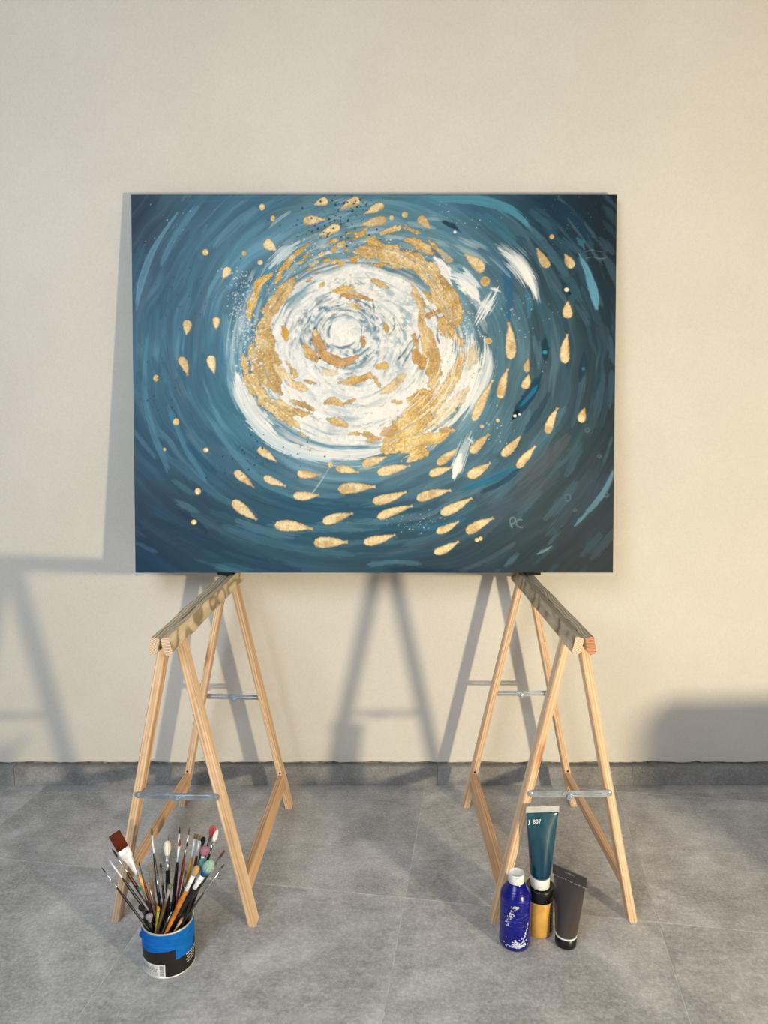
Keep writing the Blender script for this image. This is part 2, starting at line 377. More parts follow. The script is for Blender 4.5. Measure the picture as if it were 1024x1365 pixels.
    F([(440,388),(452,385),(469,382)], [3,10,12], (222,186,112), holes=.45); F([(456,391),(479,393),(496,398)], [6,10,7], OG, holes=.3)
    F([(464,403),(478,407)], [6,9], (222,186,120), .8, holes=.4)
    F([(484,449),(484,459)], 8, OG); F([(514,432),(516,438)], 6, (226,190,90)); F([(503,485),(513,485)], 10, (226,184,80), holes=.42)
    F([(470,334),(500,333),(530,340),(556,348),(576,366),(590,390),(601,412),(602,430)], [6,22,24,26,25,26,28,20], holes=.26)
    F([(492,318),(506,324)], 14, (214,176,100), holes=.42); F([(545,338),(566,352)], 12, holes=.3)
    F([(590,370),(604,392),(612,418),(610,432)], [8,16,16,8], (206,168,100), holes=.36)
    F([(588,424),(596,436),(606,446)], [14,22,12], (214,178,116), holes=.45)
    F([(541,317),(558,324),(577,335)], [6,14,9], (214,176,112), holes=.24, soft=1.5)
    F([(573,319),(586,333)], [7,5], holes=.35); F([(585,331),(602,346)], 9, (210,186,136), .6, holes=.45)
    F([(510,309),(522,304),(535,302)], [7,9,5], holes=.35); F([(538,302),(562,310)], 4, holes=.5)
    F([(498,372),(517,381)], [8,7,4]); F([(494,352),(520,350)], 5, (206,170,90), holes=.45)
    F([(551,378),(557,392),(564,412),(561,428)], [6,10,8,10], holes=.34)
    F([(561,424),(567,440),(572,458),(577,480),(579,518)], [10,18,22,20,12], holes=.26)
    F([(556,468),(562,484)], [14,18], (212,162,92), holes=.3)
    F([(567,388),(576,400)], [8,5]); F([(573,418),(585,413)], [9,6], OG, holes=.35)
    F([(552,446),(558,462)], 8, holes=.45)
    F([(616,469),(608,495),(593,518),(570,548)], [10,14,16,14], (222,184,116), .9, holes=.4)
    F([(632,459),(624,485)], [8,16,10], (232,216,160), .7, holes=.42, soft=3)
    F([(624,516),(600,540),(570,562)], [10,22,20], (232,212,166), .75, holes=.5)
    F([(538,497),(524,512),(508,522)], [12,10,5], (226,196,136), .8, holes=.42)
    F([(524,532),(534,534)], 6, (216,190,120), holes=.4); F([(500,502),(506,512)], 5, holes=.4); F([(492,496),(496,501)], 6)
    F([(556,530),(572,530)], 30, (216,178,104), holes=.24)
    F([(562,532),(556,558),(536,580),(514,598)], [34,36,36,18], (220,188,120), holes=.2)
    F([(528,594),(554,588),(581,581),(600,571)], [18,24,18,7], (220,188,120), holes=.25)
    F([(545,611),(562,598)], [10,20], (220,188,120), holes=.26); F([(587,570),(603,572)], 7, holes=.3)
    F([(512,576),(524,568)], [14,10], (216,172,108), .8, holes=.4); F([(490,585),(506,582)], 6, (216,172,108), .8, holes=.4)
    F([(606,446),(615,454),(617,460)], [8,14,8], (222,182,130), holes=.2)
    for (a, b, rr) in [(452,325,8),(465,310,5),(446,347,6),(456,349,5),(473,342,6),(437,312,4),(444,320,6),(430,337,5),(420,350,7),(414,357,5),(436,345,5),(470,318,5),(480,311,6),(487,305,4),(412,372,4),(430,378,3),(424,362,4),(445,331,4),(462,333,4),(402,348,5),(408,340,4)]:
        F([(a - rr * .6, b + rr * .25), (a + rr * .6, b - rr * .25)], rr * 1.5, (216,176,96), holes=.38)
    # flecks of foil dust round the ring
    for k in range(420):
        a0 = R.random() * 6.28; r0 = 128 + R.normal() * 16
        X0, Y0 = 474 + np.cos(a0) * r0 * 1.05, 455 + np.sin(a0) * r0
        if Y0 > 560 and X0 < 520: continue
        p.dot(X0, Y0, .5 + .9 * R.random(), (214,176,100), .8, .2, gold=1)
    for k in range(45):
        a0 = R.random() * 6.28; r0 = 95 + R.random() * 48
        c0 = WHT if r0 < 118 else (140, 172, 190)
        pts = [(474 + np.cos(a0 + q) * r0 * 1.04, 458 + np.sin(a0 + q) * r0) for q in np.linspace(0, (10 + 25 * R.random()) / r0, 4)]
        B(pts, 1.5 + 3 * R.random(), c0, .55, 1.0, relief=.4)
    for k in range(46):      # white bristle marks dragged over the gold on the right
        a0 = -.15 + R.random() * 1.0; r0 = 112 + R.random() * 42
        pts = [(474 + np.cos(a0 + q) * r0 * 1.04, 452 + np.sin(a0 + q) * r0) for q in np.linspace(0, (18 + 30 * R.random()) / r0, 4)]
        B(pts, 1.0 + 1.6 * R.random(), (236, 234, 228), .6, .8, soft=.7, relief=.3)
    for k in range(900):     # flecks of white and slate at the ragged rim of the whirl
        a0 = R.random() * 6.28; r0 = 134 + R.normal() * 11
        if abs(a0 - 1.6) < .7: continue
        p.dot(474 + np.cos(a0) * r0 * 1.05, 455 + np.sin(a0) * r0, .35 + .8 * R.random() ** 2, (232, 238, 240) if R.random() < .6 else (96, 132, 152), .75, .3)
    for k in range(260):
        q = R.random(); X0 = 322 + 16 * R.normal() * .6 + 20 * q; Y0 = 360 + 130 * q + R.normal() * 8
        p.dot(X0 - 4, Y0, .4 + .9 * R.random() ** 2, (214, 226, 232), .7, .3)
    # ---------- the golden shoal
    for f in [(437.6,266.6,419,272,12),(481,265,455,277,13),(513,272,486,285,12),(404,293,433,291,13),(517,291,481,299,13),(454,300,426,312,13),
              (352,320,369,332,15),(305,354,296,370,12),(249,424,248,444,13),(288,420,288,437,11),(240,473,250,498,12),(280,471,286,496,13),
              (559,288,575,304,14),(646,360,621,337,17),(733,355,718,329,13),(766,355,755,337,13),(758,422,758,399,14),(753,482,757,443,14),(681,477,679,427,15),
              (702,494,705,475,9),(698,516,705,496,12),(666,529,677,489,13),(630,559,657,504,13),(774,561,779,541,12),(728,576,743,541,12),
              (582,617,610,595,12),(626,602,651,576,13),(668,606,693,579,13),(688,622,713,592,12),(571,631,602,621,12),(622,634,653,615,14),
              (502,629,547,619,14),(496,668,541,654,14),(554,664,600,652,14),(586,684,628,662,14),(502,689,549,673,12),(580,709,610,694,11),(619,709,656,689,14),
              (577,737,610,721,12),(484,723,526,712,13),(344,595,369,613,12),(313,626,339,648,12),(352,634,381,646,11),(396,629,428,631,12),(391,659,425,658,13),
              (447,622,478,628,12),(310,666,343,692,15),(366,699,417,704,16),(430,695,470,683,14),(418,723,463,722,16),(450,651,500,647,16),(482,619,515,607,14)]:
        p.fish(*f[:4], f[4] * .93)
    for (a, b, rr) in [(273,334.5,4),(325,336,3),(346.6,348,3.5),(349,275,3.6),(363.5,290,3),(208,501.6,3.6),(235,560,4),(648,373,6.5),(738,314,3),(541,285,4),(652,452,4.6),
                       (275,598,3.4),(264.6,653.5,4),(259.6,695,3.6),(440.5,618,3),(634,719,3),(639,717,2.4),(642,566,2.4),(663,558,2.2),(523,289,2.6),(220,597,2)]:
        p.dot(a, b, rr, (228,194,128), 1, .9, gold=1)
    B([(440,620),(428,640),(417,655)], 1.0, (200,206,196), .7, .6, taper=0)
    p.dot(276, 598, 1.2, (245,245,240)); p.dot(264, 655, 1.4, (250,250,245)); p.dot(260, 696, 1.4, (250,250,245))
    # ---------- splatter
    def spl(n, cx_, cy_, sx, sy, r0, r1, c, a=.9):
        for _ in range(n):
            p.dot(cx_ + R.normal() * sx, cy_ + R.normal() * sy, r0 + (r1 - r0) * R.random() ** 2, c, a, .15)
    spl(80, 455, 290, 24, 16, .5, 1.6, (18,52,74)); spl(26, 400, 305, 22, 10, .4, 1.2, (18,52,74)); spl(26, 478, 275, 12, 7, .5, 1.5, (18,52,74))
    spl(60, 240, 385, 34, 20, .4, 1.2, (44,84,110), .8); spl(26, 212, 520, 14, 20, .5, 1.5, (28,74,100), .7)
    spl(40, 345, 600, 30, 20, .4, 1.5, (22,60,84)); spl(16, 400, 610, 30, 12, .4, 1.2, (22,60,84)); spl(20, 300, 640, 26, 26, .5, 1.4, (30,70,92), .7)
    spl(60, 690, 420, 34, 34, .3, .9, (200,215,222), .7); spl(40, 622, 420, 14, 22, .3, 1.0, (225,232,236), .8); spl(30, 575, 690, 22, 6, .3, .8, (180,205,215), .7)
    spl(30, 548, 698, 14, 6, .3, .8, (210,225,230), .8); spl(26, 660, 575, 22, 14, .3, .9, (215,225,226), .7); spl(40, 770, 300, 26, 30, .3, .7, (120,150,162), .5)
    spl(24, 320, 440, 9, 30, .4, 1.1, (235,240,242), .8); spl(20, 616, 290, 30, 8, .3, .8, (220,230,235), .7); spl(16, 215, 290, 26, 20, .3, .8, (200,215,222), .7)
    p.dot(608, 308, 2, (245,245,245)); p.dot(619, 383, 3, (250,250,250))
    for (a, b, rr) in [(755,662,4.4),(764,679,2.6),(782,571,3.4),(798,606,3),(806,658,3.4)]:
        p.dot(a, b, rr, (96,128,142), .55, .3); p.dot(a, b, rr - 1.4, (52,74,90), .8)
    for yy in (333, 342):
        B([(782,yy+1),(792,yy-2),(800,yy+1),(811,yy)], 1.5, (120,150,162), .55, .9, rough=.8)
    # the painter's two scratched initials
    SG = (132,150,160)
    B([(681,702),(678,696),(678,691),(682,688),(686,691),(684,696),(679,698)], 1.3, SG, .8, .2, taper=0)
    B([(694,692),(689,691),(686,696),(688,701),(694,702)], 1.3, SG, .8, .2, taper=0)
    # edge of the cloth slightly darker where it turns over the bars
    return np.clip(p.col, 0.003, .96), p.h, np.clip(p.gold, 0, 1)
# =================================================================== scene
import bpy, bmesh, math, random
from mathutils import Vector, Matrix
random.seed(11)
COL = bpy.context.scene.collection
SC = bpy.context.scene
SC.view_settings.view_transform = 'Standard'
SC.view_settings.look = 'None'
PI = math.pi
CAM_H, FPX, PITCH = 1.2, 980.0, math.radians(8.25)

def ray(px, py):
    a = (px - 512) / FPX; b = -(py - 682.5) / FPX
    return Vector((a, math.cos(PITCH) + b * math.sin(PITCH), -math.sin(PITCH) + b * math.cos(PITCH)))
def onY(px, py, Y):
    r = ray(px, py); return Vector((0, 0, CAM_H)) + r * (Y / r.y)
def onZ(px, py, Z):
    r = ray(px, py); return Vector((0, 0, CAM_H)) + r * ((Z - CAM_H) / r.z)

# ------------------------------------------------------------------ helpers
def empty(name, loc=(0, 0, 0), rot=(0, 0, 0), parent=None):
    o = bpy.data.objects.new(name, None); COL.objects.link(o)
    o.empty_display_size = .05; o.location = loc; o.rotation_euler = rot; o.parent = parent
    return o
def tag(o, label=None, cat=None, group=None, kind=None):
    if label: o['label'] = label
    if cat: o['category'] = cat
    if group: o['group'] = group
    if kind: o['kind'] = kind
    return o
def link(name, me, mats, parent=None, smooth=False, loc=None, rot=None):
    o = bpy.data.objects.new(name, me); COL.objects.link(o)
    for m in (mats if isinstance(mats, (list, tuple)) else [mats]): me.materials.append(m)
    if smooth:
        me.polygons.foreach_set('use_smooth', [True] * len(me.polygons))
    o.parent = parent
    if loc is not None: o.location = loc
    if rot is not None: o.rotation_euler = rot
    return o
def from_bm(name, bm, mats, parent=None, smooth=False, loc=None, rot=None, bevel=0, bseg=2):
    if bevel:
        bmesh.ops.bevel(bm, geom=list(bm.edges), offset=bevel, segments=bseg, affect='EDGES', profile=.6)
    bmesh.ops.recalc_face_normals(bm, faces=list(bm.faces))
    me = bpy.data.meshes.new(name); bm.to_mesh(me); bm.free()
    return link(name, me, mats, parent, smooth, loc, rot)
def hexa(bm, v):
    """eight corners: bottom 4 then top 4"""
    V = [bm.verts.new(p) for p in v]
    for f in ((0,3,2,1),(4,5,6,7),(0,1,5,4),(1,2,6,5),(2,3,7,6),(3,0,4,7)): bm.faces.new([V[i] for i in f])
def box_bm(x0, x1, y0, y1, z0, z1, bm=None):
    bm = bm or bmesh.new()
    hexa(bm, [(x0,y0,z0),(x1,y0,z0),(x1,y1,z0),(x0,y1,z0),(x0,y0,z1),(x1,y0,z1),(x1,y1,z1),(x0,y1,z1)])
    return bm
def lathe_bm(prof, n=32, sx=1, sy=1, cap0=True, cap1=True, bm=None):
    bm = bm or bmesh.new(); rings = []
    for (r, z) in prof:
        rings.append([bm.verts.new((math.cos(2*PI*k/n) * r * sx, math.sin(2*PI*k/n) * r * sy, z)) for k in range(n)])
    for a, b in zip(rings[:-1], rings[1:]):
        for k in range(n): bm.faces.new((a[k], a[(k+1) % n], b[(k+1) % n], b[k]))
    if cap0: bm.faces.new(rings[0][::-1])
    if cap1: bm.faces.new(rings[-1])
    return bm
def sections_bm(secs, cap=True):
    """loft: each section a list of points of equal count"""
    bm = bmesh.new(); R = [[bm.verts.new(p) for p in s] for s in secs]; n = len(R[0])
    for a, b in zip(R[:-1], R[1:]):
        for k in range(n): bm.faces.new((a[k], a[(k+1) % n], b[(k+1) % n], b[k]))
    if cap: bm.faces.new(R[0][::-1]); bm.faces.new(R[-1])
    return bm

# ---------------------------------------------------------------- materials
def srgb(c):
    return tuple(float(v) for v in lin(c)) + (1,)
class NT:
    def __init__(s, name, rough=.5, metal=0, spec=.5):
        s.m = bpy.data.materials.new(name); s.m.use_nodes = True; s.t = s.m.node_tree
        s.b = s.t.nodes['Principled BSDF']; s.b.inputs['Roughness'].default_value = rough
        s.b.inputs['Metallic'].default_value = metal; s.b.inputs['Specular IOR Level'].default_value = spec
    def n(s, typ, **kw):
        nd = s.t.nodes.new(typ)
        for k, v in kw.items():
            if k.startswith('i_'): nd.inputs[k[2:].replace('_', ' ')].default_value = v
            else: setattr(nd, k, v)
        return nd
    def l(s, a, b): s.t.links.new(a, b)
    def coords(s, scale=(1,1,1), rnd=True, kind='Object', rot=(0,0,0)):
        tc = s.n('ShaderNodeTexCoord'); mp = s.n('ShaderNodeMapping'); mp.inputs['Scale'].default_value = scale
        mp.inputs['Rotation'].default_value = rot
        s.l(tc.outputs[kind], mp.inputs['Vector'])
        if rnd:
            oi = s.n('ShaderNodeObjectInfo'); mu = s.n('ShaderNodeMath', operation='MULTIPLY'); mu.inputs[1].default_value = 37
            s.l(oi.outputs['Random'], mu.inputs[0])
            ad = s.n('ShaderNodeVectorMath', operation='ADD'); s.l(mp.outputs[0], ad.inputs[0]); s.l(mu.outputs[0], ad.inputs[1])
            return ad.outputs[0]
        return mp.outputs[0]
    def noise(s, vec, scale, detail=4, rough=.5, dist=0):
        nd = s.n('ShaderNodeTexNoise'); nd.inputs['Scale'].default_value = scale; nd.inputs['Detail'].default_value = detail
        nd.inputs['Roughness'].default_value = rough; nd.inputs['Distortion'].default_value = dist
        s.l(vec, nd.inputs['Vector']); return nd.outputs['Fac']
    def ramp(s, fac, stops):
        r = s.n('ShaderNodeValToRGB'); e = r.color_ramp.elements
        while len(e) < len(stops): e.new(.5)
        for k, (p, c) in enumerate(stops): e[k].position = p; e[k].color = srgb(c) if max(c) > 1 or len(c) == 3 else c
        s.l(fac, r.inputs['Fac']); return r.outputs['Color']
    def mix(s, fac, a, b, mode='MIX'):
        m = s.n('ShaderNodeMix', data_type='RGBA', blend_type=mode)
        if isinstance(fac, (int, float)): m.inputs[0].default_value = fac
        else: s.l(fac, m.inputs[0])
        for k, v in ((6, a), (7, b)):
            if isinstance(v, tuple): m.inputs[k].default_value = v
            else: s.l(v, m.inputs[k])
        return m.outputs[2]
    def base(s, c):
        if isinstance(c, tuple): s.b.inputs['Base Color'].default_value = c
        else: s.l(c, s.b.inputs['Base Color'])
    def bump(s, h, strength=.3, dist=.002):
        b = s.n('ShaderNodeBump'); b.inputs['Strength'].default_value = strength; b.inputs['Distance'].default_value = dist
        s.l(h, b.inputs['Height']); s.l(b.outputs[0], s.b.inputs['Normal'])

def plain(name, c, rough=.5, metal=0, var=.12, scale=60, spec=.5, bump=0):
    t = NT(name, rough, metal, spec); v = t.coords()
    f = t.noise(v, scale, 3); a = np.array(c, float)
    t.base(t.ramp(f, [(.3, tuple(np.clip(a * (1 - var), 0, 255))), (.7, tuple(np.clip(a * (1 + var), 0, 255)))]))
    if bump: t.bump(f, bump, .001)
    return t.m
def wood(name, axis, light, mid, dark, freq=1.0, grey=None):
    """straight grained pine, grain running along one local axis"""
    t = NT(name, .62, 0, .25)
    k = {'x': (2.2, 60, 60), 'y': (60, 2.2, 60), 'z': (60, 60, 2.2)}[axis]
    v = t.coords(tuple(q * freq for q in k))
    wv = t.n('ShaderNodeTexWave', wave_type='BANDS', bands_direction='X' if axis != 'x' else 'Y')
    wv.inputs['Scale'].default_value = .85; wv.inputs['Distortion'].default_value = 3.0 if grey else 5.0; wv.inputs['Detail'].default_value = 3
    wv.inputs['Detail Scale'].default_value = .7
    if grey:                                  # wavy flame figure: bend the grain sideways along the plank
        vlow = t.coords((7, 7, 7)); nl = t.n('ShaderNodeTexNoise'); nl.inputs['Scale'].default_value = 1.0; nl.inputs['Detail'].default_value = 1; t.l(vlow, nl.inputs['Vector'])
        ms = t.n('ShaderNodeVectorMath', operation='SCALE'); ms.inputs['Scale'].default_value = 2.0; t.l(nl.outputs['Color'], ms.inputs[0])
        av = t.n('ShaderNodeVectorMath', operation='ADD'); t.l(v, av.inputs[0]); t.l(ms.outputs[0], av.inputs[1]); v = av.outputs[0]
    t.l(v, wv.inputs['Vector'])
    n1 = t.noise(v, 3.0, 5, .65); n2 = t.noise(v, .6, 3, .5, 1.2)
    c1 = t.ramp(wv.outputs['Fac'], [(.0, light), (.55, mid), (.86, mid), (1.0, dark)])
    c2 = t.ramp(n1, [(.32, tuple(np.array(mid) * .8)), (.55, light), (.8, light)])
    c = t.mix(.45, c1, c2)
    if grey:
        c3 = t.ramp(n2, [(.35, grey), (.62, tuple(np.array(grey) * .68))]); c = t.mix(.5, c, c3)
        c4 = t.ramp(wv.outputs['Fac'], [(.62, (255,255,255)), (.97, (150,138,116))]); c = t.mix(.6, c, c4, 'MULTIPLY')
    else:
        c3 = t.ramp(n2, [(.35, (255,255,255)), (.7, (232,205,170))]); c = t.mix(.6, c, c3, 'MULTIPLY')
    vk = t.coords({'x': (6, 22, 22), 'y': (22, 6, 22), 'z': (22, 22, 6)}[axis])
    vo = t.n('ShaderNodeTexVoronoi', feature='F1'); vo.inputs['Scale'].default_value = .55; t.l(vk, vo.inputs['Vector'])
    kn = t.ramp(vo.outputs['Distance'], [(.03, (110,66,36)), (.1, (215,170,130)), (.17, (255,255,255))])
    c = t.mix(.7, c, kn, 'MULTIPLY')
    t.base(c); t.bump(wv.outputs['Fac'], .25, .0008)
    return t.m

M = {}
M['pine_z'] = wood('pine_along_length', 'z', (240,214,184), (222,190,154), (172,130,96))
M['pine_y'] = wood('pine_rail', 'y', (228,194,160), (208,168,132), (158,114,80))
M['beam'] = wood('weathered_pine_beam', 'y', (238,218,184), (222,198,160), (168,140,106), 1.0, grey=(236,220,190))
M['beam_grey'] = wood('grey_weathered_beam', 'y', (222,204,174), (198,178,148), (140,118,92), 1.0, grey=(220,204,176))
def endgrain(name, a, b):
    t = NT(name, .7, 0, .2); v = t.coords((1,1,1), rot=(0,.5,0))
    w = t.n('ShaderNodeTexWave', wave_type='RINGS', rings_direction='Y'); w.inputs['Scale'].default_value = 90; w.inputs['Distortion'].default_value = 1.5
    t.l(v, w.inputs['Vector']); t.base(t.ramp(w.outputs['Fac'], [(.2, a), (.8, b)])); return t.m
M['end_pale'] = endgrain('pale_end_grain', (226,206,180), (186,156,128))
M['end_red'] = endgrain('reddish_end_grain', (206,152,116), (156,104,76))
M['zinc'] = plain('zinc_plated_steel', (176,188,198), .34, .85, .12, 30)
M['steel'] = plain('polished_ferrule_metal', (206,206,204), .24, .85, .15, 80)
M['black_metal'] = plain('black_hole', (22,18,16), .8)
M['black_felt'] = plain('black_felt', (18,19,22), .9)

# plaster wall
t = NT('beige_plaster', .85, 0, .2); v = t.coords((1,1,1), False)
n1 = t.noise(v, 1.1, 3); n2 = t.noise(v, 180, 4, .6); n3 = t.noise(v, 14, 5, .6); n4 = t.noise(v, 2.6, 6, .62)
c = t.ramp(n1, [(.3, (214,211,205)), (.7, (222,218,211))])
c = t.mix(.35, c, t.ramp(n4, [(.42, (210,204,194)), (.6, (224,220,212))]))
c = t.mix(.25, c, t.ramp(n2, [(.35, (204,199,190)), (.6, (228,225,217))]))
t.base(c)
ad = t.n('ShaderNodeMath', operation='MULTIPLY_ADD'); ad.inputs[1].default_value = .35; t.l(n2, ad.inputs[0]); t.l(n3, ad.inputs[2])
t.bump(ad.outputs[0], .28, .004); M['plaster'] = t.m

# stone look floor tile (vertex attribute 'seed' differs per tile)
def tilemat(name, gain=1.14):
    t = NT(name, .5, 0, .35)
    tc = t.n('ShaderNodeTexCoord'); at = t.n('ShaderNodeAttribute', attribute_name='seed')
    sc = t.n('ShaderNodeVectorMath', operation='SCALE'); sc.inputs['Scale'].default_value = 9; t.l(at.outputs['Color'], sc.inputs[0])
    ad = t.n('ShaderNodeVectorMath', operation='ADD'); t.l(tc.outputs['Object'], ad.inputs[0]); t.l(sc.outputs[0], ad.inputs[1])
    v = ad.outputs[0]
    big = t.noise(v, 3.6, 6, .62, .5); mid = t.noise(v, 13, 6, .68, .3); fine = t.noise(v, 150, 5, .72)
    mp = t.n('ShaderNodeMapping'); mp.inputs['Scale'].default_value = (7, 46, 20); mp.inputs['Rotation'].default_value = (0, 0, .5); t.l(v, mp.inputs['Vector'])
    st = t.noise(mp.outputs[0], 1.6, 6, .7, .6)
    g = lambda k: tuple(np.clip(np.array((k, k, k)) * gain, 0, 255))
    c = t.ramp(big, [(.36, g(96)), (.5, g(146)), (.63, g(196))])
    c = t.mix(.42, c, t.ramp(mid, [(.38, g(98)), (.5, g(152)), (.64, g(196))]))
    c = t.mix(.26, c, t.ramp(st, [(.32, g(112)), (.5, g(150)), (.70, g(196))]))
    c = t.mix(.36, c, t.ramp(fine, [(.34, g(104)), (.5, g(150)), (.66, g(200))]))
    dk = t.ramp(t.noise(v, 42, 6, .75, .8), [(.25, (120,120,122)), (.36, (255,255,255))]); c = t.mix(.6, c, dk, 'MULTIPLY')
    lt = t.ramp(t.noise(v, 24, 8, .8, 1.2), [(.66, (0,0,0)), (.76, (46,46,46))]); c = t.mix(1.0, c, lt, 'ADD')
    t.base(c)
    t.l(t.ramp(mid, [(.3, (.42,.42,.42,1)), (.7, (.62,.62,.62,1))]), t.b.inputs['Roughness'])
    t.bump(fine, .12, .001); return t.m
M['tile'] = tilemat('grey_stone_tile'); M['tile_base'] = tilemat('grey_stone_skirting', .92)
M['grout'] = plain('pale_grout', (204,204,200), .9)
M['gap'] = plain('rough_gap_shade', (118,112,98), .95, 0, .35, 90)  # dark colour stands in for the shadow in the gap

# --------------------------------------------------------------- the setting
WY = 2.215                                   # plane of the plaster
bm = bmesh.new()                              # wall with a ragged lower edge
N = 260; rr = random.Random(5); zz = [.0700 + .0012 * math.sin(i * .7) + rr.uniform(-.001, .0016) + (.003 if rr.random() < .05 else 0) for i in range(N + 1)]
X = [-2.6 + 5.2 * i / N for i in range(N + 1)]
fr = [bm.verts.new((X[i], WY, zz[i])) for i in range(N + 1)]; tp = [bm.verts.new((X[i], WY, 2.75)) for i in range(N + 1)]
bk = [bm.verts.new((X[i], WY + .012, zz[i] + .001)) for i in range(N + 1)]; bt = [bm.verts.new((X[i], WY + .012, 2.75)) for i in range(N + 1)]
for i in range(N):
    bm.faces.new((fr[i], fr[i+1], tp[i+1], tp[i])); bm.faces.new((bk[i+1], bk[i], bt[i], bt[i+1]))
    bm.faces.new((fr[i+1], fr[i], bk[i], bk[i+1])); bm.faces.new((tp[i], tp[i+1], bt[i+1], bt[i]))
bm.faces.new((fr[0], tp[0], bt[0], bk[0])); bm.faces.new((fr[N], bk[N], bt[N], tp[N]))
tag(from_bm('wall_back', bm, M['plaster']), 'beige plastered wall behind the painting', None, None, 'structure')
tag(from_bm('trim_1', box_bm(-2.6, 2.6, WY + .006, WY + .06, .0, 2.74), M['gap']), 'recessed strip coloured dark for the gap shadow above the skirting', None, None, 'structure')
# skirting: tiles with hair joints, thin pale top edge
bm = bmesh.new(); cl = bm.loops.layers.color.new('seed')
SK = 2.196; joints = [-2.6, -1.95, -1.175, -.57, .0105 + .02, .16, .78, 1.38, 1.98, 2.6]
joints = [-2.6, -1.79, -1.178, -.56, .17, .79, 1.40, 2.0, 2.6]
for i in range(len(joints) - 1):
    b0 = len(bm.faces); box_bm(joints[i] + .0006, joints[i+1] - .0006, SK, WY + .008, 0.0005, .0625 + (.0008 if i % 2 else 0), bm)
    sd = (rr.random(), rr.random(), rr.random(), 1); bm.faces.ensure_lookup_table()
    for f in bm.faces[b0:]:
        for l in f.loops: l[cl] = sd
sk = from_bm('baseboard_back', bm, M['tile_base']); tag(sk, 'low grey stone tile skirting along the wall', None, None, 'structure')
# floor: tiles laid at an angle of 8.4 degrees to the wall
A = math.radians(-8.4); G0 = Vector((.052, 1.655)); ux = Vector((math.cos(A), math.sin(A))); uy = Vector((-math.sin(A), math.cos(A)))
bm = bmesh.new(); cl = bm.loops.layers.color.new('seed')
def tile(i0, i1, j0, j1):
    g = .0014; P = .5985; sd = (rr.random(), rr.random(), rr.random(), 1)
    a0, a1, b0, b1 = i0 * P + g, i1 * P - g, j0 * P + g, j1 * P - g
    c = [G0 + ux * a + uy * b for a, b in ((a0, b0), (a1, b0), (a1, b1), (a0, b1))]
    top = [bm.verts.new((p.x, p.y, 0)) for p in c]; bot = [bm.verts.new((p.x, p.y, -.012)) for p in c]
    for vs in (top, (top[1], top[0], bot[0], bot[1]), (top[2], top[1], bot[1], bot[2]), (top[3], top[2], bot[2], bot[3]), (top[0], top[3], bot[3], bot[0])):
        f = bm.faces.new(vs)
        for l in f.loops: l[cl] = sd
for j in range(-5, 2):
    i = -5
    while i < 6:
        if j in (0, 1) and i == -2: tile(i, i + 2, j, j + 1); i += 2      # one long plank tile left of centre
        else: tile(i, i + 1, j, j + 1); i += 1
# mortar bed
x0, x1, y0, y1 = -3.2, 3.6, -1.6, 2.95
vs = [bm.verts.new(p) for p in ((x0, y0, -.0007), (x1, y0, -.0007), (x1, y1, -.0007), (x0, y1, -.0007))]
f = bm.faces.new(vs); f.material_index = 1
me = bpy.data.meshes.new('floor'); bm.to_mesh(me); bm.free()
fl = link('floor', me, [M['tile'], M['grout']]); tag(fl, 'grey stone-look floor tiles laid slightly askew to the wall', None, None, 'structure')

# --------------------------------------------------------------- sawhorses
ZT = .713; TILT = math.atan((.170 - .021) / .70)
def bar_bm(L, w=.0155, th=.0016):
    """slotted steel bar along +x from 0 to L"""
    bm = bmesh.new(); n = 10
    def stad(x0, x1, r):
        pts = []
        for k in range(n + 1): a = -PI/2 + PI * k / n; pts.append((x1 - r + r * math.cos(a), r * math.sin(a)))
        for k in range(n + 1): a = PI/2 + PI * k / n; pts.append((x0 + r + r * math.cos(a), r * math.sin(a)))
        return pts
    o = stad(0, L, w / 2); i = stad(.024, L - .012, .0014)
    lay = []
    for y in (0, -th):
        lay.append(([bm.verts.new((p[0], y, p[1])) for p in o], [bm.verts.new((p[0], y, p[1])) for p in i]))
    m = len(o)
    for k in range(m):
        q = (k + 1) % m
        bm.faces.new((lay[0][0][k], lay[0][0][q], lay[0][1][q], lay[0][1][k])); bm.faces.new((lay[1][0][q], lay[1][0][k], lay[1][1][k], lay[1][1][q]))
        bm.faces.new((lay[0][0][q], lay[0][0][k], lay[1][0][k], lay[1][0][q])); bm.faces.new((lay[0][1][k], lay[0][1][q], lay[1][1][q], lay[1][1][k]))
    # raised lip round the slot
    for r, y in ((.0036, -th - .0008),):
        e = stad(.0222, L - .0102, r); f_ = stad(.024, L - .012, .0014)
        E = [bm.verts.new((p[0], y, p[1])) for p in e]; F_ = [bm.verts.new((p[0], y, p[1])) for p in f_]
        E2 = [bm.verts.new((p[0], -th, p[1])) for p in e]; F2 = [bm.verts.new((p[0], -th, p[1])) for p in f_]
        for k in range(m):
            q = (k + 1) % m
            bm.faces.new((E[k], F_[k], F_[q], E[q])); bm.faces.new((E[q], E2[q], E2[k], E[k])); bm.faces.new((F_[k], F2[k], F2[q], F_[q]))
    return bm
def disc_y(r, y0, y1, n=20, bm=None, c=(0, 0)):
    bm = bm or bmesh.new()
    a = [bm.verts.new((c[0] + r * math.cos(2*PI*k/n), y0, c[1] + r * math.sin(2*PI*k/n))) for k in range(n)]
    b = [bm.verts.new((c[0] + r * math.cos(2*PI*k/n), y1, c[1] + r * math.sin(2*PI*k/n))) for k in range(n)]
    for k in range(n): bm.faces.new((a[k], a[(k+1) % n], b[(k+1) % n], b[k]))
    bm.faces.new(a[::-1]); bm.faces.new(b)
    return bm
